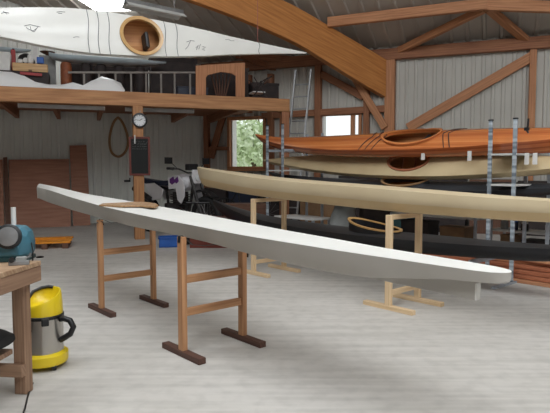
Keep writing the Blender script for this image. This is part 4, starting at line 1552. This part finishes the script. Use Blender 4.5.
# black bag on the lower shelf
P = bt.matrix_world @ V((.40, .0, .279))
t = thing('tool_bag', 'black bag lying on the lower shelf of the workbench', 'bag', P, x=e1)
rings = []
for x in np.linspace(-.2, .2, 9):
    f = math.sqrt(max(.03, 1 - (x / .21) ** 2))
    rings.append([(x, .11 * math.cos(a) * (.6 + .4 * f), .065 + .062 * f * math.sin(a) + (.02 if .2 < a < 2.9 else 0)) for a in [2 * PI * k / 14 for k in range(14)]])
MB().loft(rings).build('body', M['rubber'], t, smooth=True)
b = MB(); b.tube([(-.1, -.04, .12), (-.07, -.06, .2), (.07, -.06, .2), (.1, -.04, .12)], .01, 8); b.build('handle', M['blackp'], t, smooth=True)

# teal bench machine
P = V((at(10, 257, 3.3).x, 3.28, .773 + .001))
P = at(9, 258, 3.18); P.z = .774
t = thing('bench_sander', 'teal bench machine with round grinding disc on the workbench', 'machine', P, x=(1, .12, 0))
t.scale = (1.14, 1.14, 1.14)
rings = []
for x, z0, z1, w_ in ((-.16, .03, .14, .06), (-.1, .025, .165, .075), (.0, .02, .18, .08), (.075, .02, .175, .08), (.108, .03, .15, .06), (.12, .05, .11, .04)):
    rings.append([(x, w_ * c, (z0 + z1) / 2 + (z1 - z0) / 2 * s) for c, s in [(-1, -.8), (-.8, -1), (.8, -1), (1, -.8), (1, .55), (.6, 1), (-.6, 1), (-1, .55)]])
MB().loft(rings).build('body', M['teal'], t, smooth=True, bevel=.006)
b = MB(); b.lathe([(.062, 0), (.062, .016), (.05, .022)], (.03, -.078, .13), (.1, -1, .15), 26); b.build('guard_ring', M['blackp'], t, smooth=True)
b = MB(); b.lathe([(.048, .008), (.048, .024), (.02, .03)], (.03, -.078, .13), (.1, -1, .15), 26); b.build('grinding_disc', M['greym'], t, smooth=True)
b = MB(); b.box((-.02, 0, .012), (.26, .15, .022)); b.build('base_plate', M['teald'], t, bevel=.004)
b = MB(); b.tube([(.022, .02, .17), (.022, .02, .27)], .0125, 10); b.build('dust_port', M['paper'], t, smooth=True)
b = MB(); b.tube([(.10, -.02, .1), (.122, -.03, .09), (.13, -.035, .05), (.128, -.04, .0)], .0035, 6); b.build('power_cable', M['blackp'], t)

# small grey hand plane / clamp in front
P = at(19, 262, 3.02); P.z = .774
t = thing('hand_tool', 'small grey metal hand tool in front of the teal machine', 'tool', P, x=(.9, .35, 0))
MB().box((0, 0, .012), (.105, .04, .024)).build('sole', M['greym'], t, bevel=.003)
MB().box((.012, 0, .032), (.055, .034, .026)).build('body', M['grey'], t, bevel=.005)
b = MB(); b.lathe([(.015, -.016), (.015, .016)], (-.035, -.01, .032), (0, 1, 0), 14); b.build('knob', M['blackp'], t, smooth=True)
b = MB(); b.tube([(.03, 0, .03), (.055, .0, .045), (.06, 0, .06)], .006, 6); b.build('lever', M['greym'], t)

# vacuum cleaner
vc = fl(46.5, 373); 
vc = V(((39.5 - 275) / F * (vc.y + .13), vc.y + .13, 0))
t = thing('vacuum_cleaner', 'yellow and stainless steel workshop vacuum cleaner beside the workbench', 'vacuum cleaner', vc)
r = .124
MB().lathe([(r * .9, .03), (r * 1.18, .033), (r * 1.22, .045), (r * 1.22, .095), (r * 1.02, .11), (r * .95, .11)], n=40).build('base_ring', M['yellow'], t, smooth=True)
MB().lathe([(r * .96, .06), (r * .99, .11), (r, .335), (r * 1.02, .34)], n=40).build('tank', M['steel'], t, smooth=True)
MB().lathe([(r * 1.03, .333), (r * 1.05, .338), (r * 1.05, .352), (r * 1.02, .356)], n=40).build('seal_band', M['blackp'], t, smooth=True)
# head: dome with scooped front
n_ = 48; rings = []
for rr, zz, up_ in ((.99, .355, 0), (1.0, .37, 0), (.985, .395, .1), (.97, .41, .45), (.95, .417, .8), (.91, .422, 1.0), (.84, .42, 1.0), (.77, .408, .7), (.66, .402, .35), (.4, .40, .1), (.02, .40, .0)):
    ring = []
    for k_ in range(n_):
        a = 2 * PI * k_ / n_
        bf = (.5 + .5 * math.cos(a - math.radians(62))) ** .8
        ring.append((r * rr * math.cos(a), r * rr * math.sin(a), zz + up_ * .092 * bf))
    rings.append(ring)
MB().loft(rings).build('motor_head', M['yellow'], t, smooth=True)
b = MB(); b.tube([(-.10, .02, .455), (-.085, .05, .488), (-.04, .085, .508), (.0, .1, .513), (.03, .1, .508)], .011, 8); b.build('carry_grip', M['blackp'], t, smooth=True)
b = MB(); b.tube([(r * 1.0, -.03, .325), (r * 1.2, -.035, .33), (r * 1.55, -.04, .318), (r * 1.72, -.04, .275), (r * 1.55, -.038, .228), (r * 1.2, -.035, .2), (r * .98, -.03, .185)], .0195, 10)
b.build('handle', M['blackp'], t, smooth=True)
a_ = math.radians(-62)
b = MB(); b.box((r * 1.02 * math.cos(a_), r * 1.02 * math.sin(a_), .325), (.03, .045, .05), x=(math.cos(a_), math.sin(a_), 0)); b.build('latch', M['blackp'], t, bevel=.006)
a_ = math.radians(-115)
b = MB(); b.lathe([(.03, 0), (.03, .03), (.024, .04)], (r * .98 * math.cos(a_), r * .98 * math.sin(a_), .27), (math.cos(a_), math.sin(a_), 0), 16); b.build('hose_inlet', M['blackp'], t, smooth=True)
for a_ in (-40, 50, 140, 230):
    a_ = math.radians(a_)
    b = MB(); b.lathe([(.020, -.013), (.022, 0), (.020, .013)], (r * 1.04 * math.cos(a_), r * 1.04 * math.sin(a_), .022), (math.cos(a_ + 1), math.sin(a_ + 1), 0), 16)
    b.box((r * 1.0 * math.cos(a_), r * 1.0 * math.sin(a_), .036), (.03, .03, .03)); b.build('caster', M['blackp'], t, smooth=True)

# cable on the floor
b = MB(); b.tube([fl(33, 383, .006), fl(30, 389, .006), fl(27.5, 397, .006), fl(25, 408, .006), fl(21, 420, .006)], .005, 6)
tag(b.build('power_cable', M['blackp'], smooth=True), 'thin black cable on the floor by the workbench leg', 'cable')
b = MB(); b.lathe([(.0, .0), (.05, .0), (.06, .012), (.03, .02), (0, .02)], fl(40, 257.5), n=12)
tag(b.build('floor_cap', M['blackp']), 'small dark disc lying on the floor behind the workbench', 'disc')

# ceiling lamp above the hung kayak
A, B = RP(176, 5, .16), RP(118, 24, .16)
A, B = at(180, 3.5, 9.2), at(128, 19, 8.6)
t = thing('ceiling_lamp', 'grey reflector batten lamp under the roof behind the hung kayak', 'ceiling light', (A + B) / 2, x=A - B)
L_ = (A - B).length
MB().box((0, 0, .06), (L_, .1, .07)).build('lamp_housing', M['greym'], t, bevel=.008)
b = MB()
for s in (-1, 1):
    b.prism([(-L_ / 2, s * .05, .03), (L_ / 2, s * .05, .03), (L_ / 2, s * .13, -.03), (-L_ / 2, s * .13, -.03)], (0, s * .2, 1), .008)
b.build('reflector', M['lamp'], t)
b = MB(); b.tube([(-L_ / 2 + .03, 0, 0.005), (L_ / 2 - .03, 0, .005)], .018, 10); b.build('lamp_tube', M['paper'], t, smooth=True)
for s in (-.35, .35):
    q = t.matrix_world @ V((s * L_, 0, .09))
    b = MB(); b.tube([q, V((q.x, q.y, roof_z(q.x, q.y)))], .006, 6); b.build('suspension_rod', M['greym'], t, world=True)

# ================================================================= OUTSIDE
b = MB(); b.add([(-40, 15.5, -.3), (40, 15.5, -.3), (40, 60, -.3), (-40, 60, -.3)], [(0, 1, 2, 3)])
structure(b.build('outside_ground', M['grass']), 'green meadow outside the windows', 'ground')


def tree(px, Y, h, r, label, seed):
    rn = random.Random(seed)
    base = V(((px - 275) / F * Y, Y, -.3))
    t = thing('tree', label, 'tree', base)
    b = MB(); b.tube([(0, 0, 0), (.1, 0, h * .3), (0, .1, h * .6), (.05, 0, h * .9)], [.16, .13, .08, .03], 8); b.build('trunk', M['bark'], t, smooth=True)
    b = MB()
    for i in range(950):
        a, c = rn.uniform(0, 2 * PI), rn.uniform(-1, 1)
        rad = r * (rn.random() ** .33) * (.75 + .25 * math.sin(3 * a + seed))
        s = math.sqrt(1 - c * c)
        p = V((rad * s * math.cos(a), rad * s * math.sin(a), h * .58 + rad * c * .95))
        u = V((rn.uniform(-1, 1), rn.uniform(-1, 1), rn.uniform(-1, 1))).normalized() * .14
        w = V((rn.uniform(-1, 1), rn.uniform(-1, 1), rn.uniform(-1, 1)))
        w = (w - u.normalized() * w.dot(u.normalized())).normalized() * .08
        b.add([p - u, p + w, p + u, p - w], [(0, 1, 2, 3)])
    b.build('crown', M['leafm'], t)


tree(252, 22, 4.6, 1.5, 'leafy green tree outside seen on the right of the greenery window', 1)
tree(240, 27, 3.4, 1.4, 'lower green tree outside seen low in the greenery window', 2)
tree(258, 31, 5.0, 2.0, 'taller far green tree outside behind the greenery window', 3)

# ================================================================= LIGHT
w = bpy.data.worlds.new('world')
sc.world = w
w.use_nodes = True
bg = w.node_tree.nodes['Background']
bg.inputs[0].default_value = (.93, .97, 1.0, 1)
bg.inputs[1].default_value = 1.3
